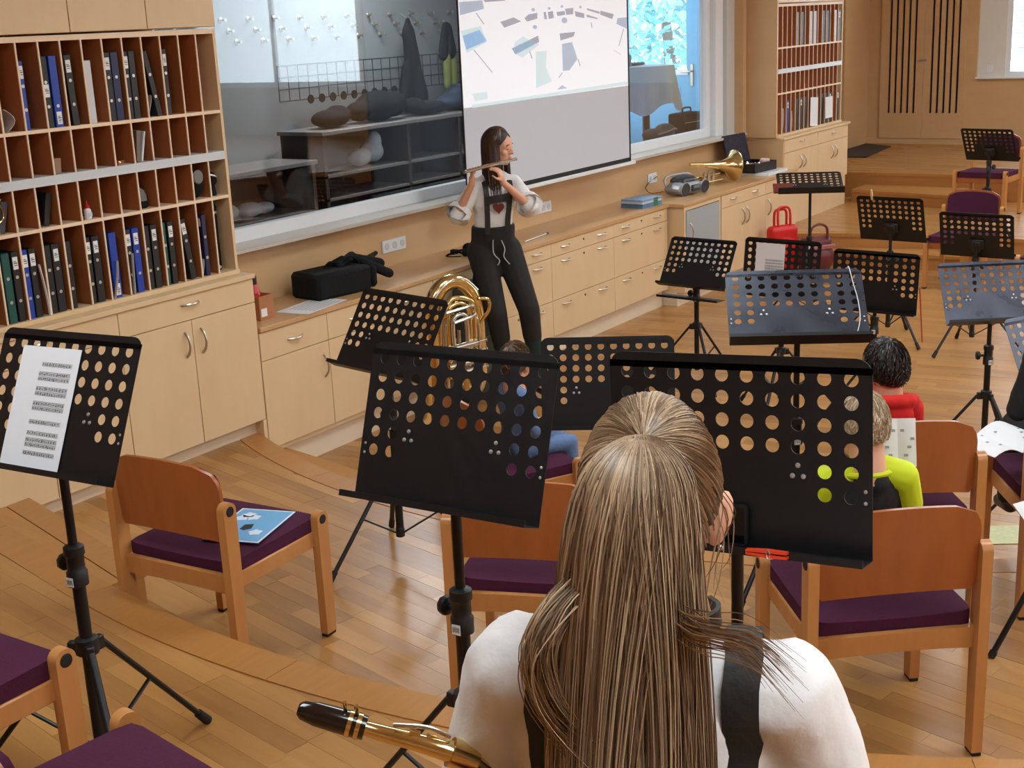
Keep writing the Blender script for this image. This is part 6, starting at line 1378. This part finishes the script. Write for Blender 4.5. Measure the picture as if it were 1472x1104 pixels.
# children
def child(label, x, y, z, yaw, s, mats, hairc, seed, haz=0., hp=0., ln=.05, sleeve=1.7, leg=.95, fwd=.05, hs=None, drop=0.):
    J = seated_joints(s, haz, hp, hs=hs)
    for q in ('shL', 'shR', 'chest', 'elL', 'elR'): J[q] = (J[q][0], J[q][1], J[q][2] - drop)
    t, b, sh = person(label, J, mats, (x - math.sin(R(yaw)) * fwd, y + math.cos(R(yaw)) * fwd, z), R(yaw), s, sleeve, leg, voxel=.006)
    short_hair(b, J['head'], hairc[0], hairc[1], seed, ln=ln); return t, b, sh, J
blond = (hairmat('ash blond hair', c(150, 126, 98), c(238, 220, 190), .4), pmat('ash blond base', c(186, 160, 130), .6, var=.2, scale=60)); dkh = (hairmat('near black hair', c(18, 13, 11), c(58, 40, 32), .35), pmat('dark hair base', c(32, 22, 18), .5, var=.3, scale=50)); brn = (hairmat('mid brown hair', c(60, 42, 30), c(124, 92, 66), .4), pmat('mid brown base', c(84, 60, 44), .6, var=.3, scale=50))
blackcot = pmat('black jersey', c(28, 28, 30), .85, var=.2, scale=30, bump=.2); neon = pmat('neon yellow jersey', c(208, 226, 24), .7, var=.04); redc = pmat('red sweatshirt', c(214, 28, 22), .8, var=.08, scale=30, bump=.3); denim = pmat('blue denim', c(98, 124, 164), .85, var=.15, scale=50, bump=.2)
t, b, sh, J = child('blond child in black shirt with neon yellow shoulders', 3.617, 1.179, T1, -50.8, .62, dict(skin=skin, shirt=blackcot, trousers=blk_tr, shoe=shoe_b), blond, 3, haz=R(6), hp=R(-12), fwd=.06, drop=.012, hs=.92)
s = .62; DR = .012; zs = lambda k: .46 + k * s - DR
soft(MB().cap((.06, -.01, zs(.555)), .052, (.115, -.016, zs(.525)), .052).cap((.115, -.016, zs(.525)), .052, (.150, .02, zs(.36)), .049), 'shoulder_panel', neon, sh, .006, 3); soft(MB().cap((-.06, -.01, zs(.555)), .052, (-.115, -.016, zs(.525)), .052).cap((-.115, -.016, zs(.525)), .052, (-.150, .02, zs(.36)), .049), 'shoulder_panel', neon, sh, .006, 3)
ring = [Vector((.075 * math.cos(a), .071 * math.sin(a) - .016, zs(.60) - .022 - .012 * math.sin(a + .0))) for a in [i * .4488 for i in range(14)]]
MB().tube(ring, .009, 8, closed=True).build('neckband', neon, sh)
t, b, sh, J = child('dark haired child in a red hooded sweatshirt', 4.41, 1.385, T1, -55, .575, dict(skin=skin, shirt=redc, trousers=blk_tr, shoe=shoe_b), dkh, 5, haz=R(10), hp=R(-6), fwd=.02, hs=.95)
s = .575; DR = 0.; soft(MB().tube([Vector((.085 * math.cos(a), .075 * math.sin(a) - .035, zs(.585) - .018 * math.sin(a))) for a in [i * .4488 for i in range(14)]], .026, 10, closed=True).ell((0, -.095, zs(.52)), (.075, .035, .06)), 'hood', redc, sh, .007, 3)
child('small brown haired child in denim behind dusty stand', 4.82, 3.27, T0, -118, .58, dict(skin=skin, shirt=denim, trousers=denim, shoe=shoe_b), brn, 8, haz=R(30), hs=.86)
t, b, sh, J = child('person in black trousers resting an open booklet on the lap', 4.90, .833, T1, -59, .80, dict(skin=skin, shirt=blackcot, trousers=blk_tr, shoe=shoe_b), brn, 9, fwd=.10)
def booklet(label, m, w_, h, bend=.02):
    t = thing('open_booklet', label, 'booklet'); t.matrix_world = m; prn = pmat('pale print', c(150, 152, 158), .7)
    for sx in (-1, 1):
        vs = []; fs = []
        for s_ in (0, 1):
            for i in range(7):
                k = i / 6
                for y in (-h / 2, h / 2): vs.append((sx * k * w_, y, bend * math.sin(k * 2.6) + s_ * .002))
        for i in range(6):
            a = 2 * i; fs += [(a, a + 2, a + 3, a + 1), (14 + a, 14 + a + 1, 14 + a + 3, 14 + a + 2), (a, 14 + a, 14 + a + 2, a + 2), (a + 1, a + 3, 14 + a + 3, 14 + a + 1)]
        fs += [(0, 1, 15, 14), (12, 26, 27, 13)]
        pg = MB().add(vs, fs).build('page', paper_m, t)
        for q in range(4): x = sx * w_ * (.25 + .18 * q); y = h * (.25 - .17 * ((q * 7) % 4)); MB().box(x - .006, x + .006, y - .004, y + .004, bend * math.sin(abs(x) / w_ * 2.6) + .0022, bend * math.sin(abs(x) / w_ * 2.6) + .0032).build('print_mark', prn, pg, False)
booklet('open white booklet on the lap of seated person', T(4.70, 1.065, .875) @ rt('Z', R(-25)) @ rt('X', R(6)), .15, .20, .03)
booklet('white booklet held up by the blond child', T(3.895, 1.185, 1.10) @ rt('Z', R(-62)) @ rt('X', R(72)), .055, .15, .006)
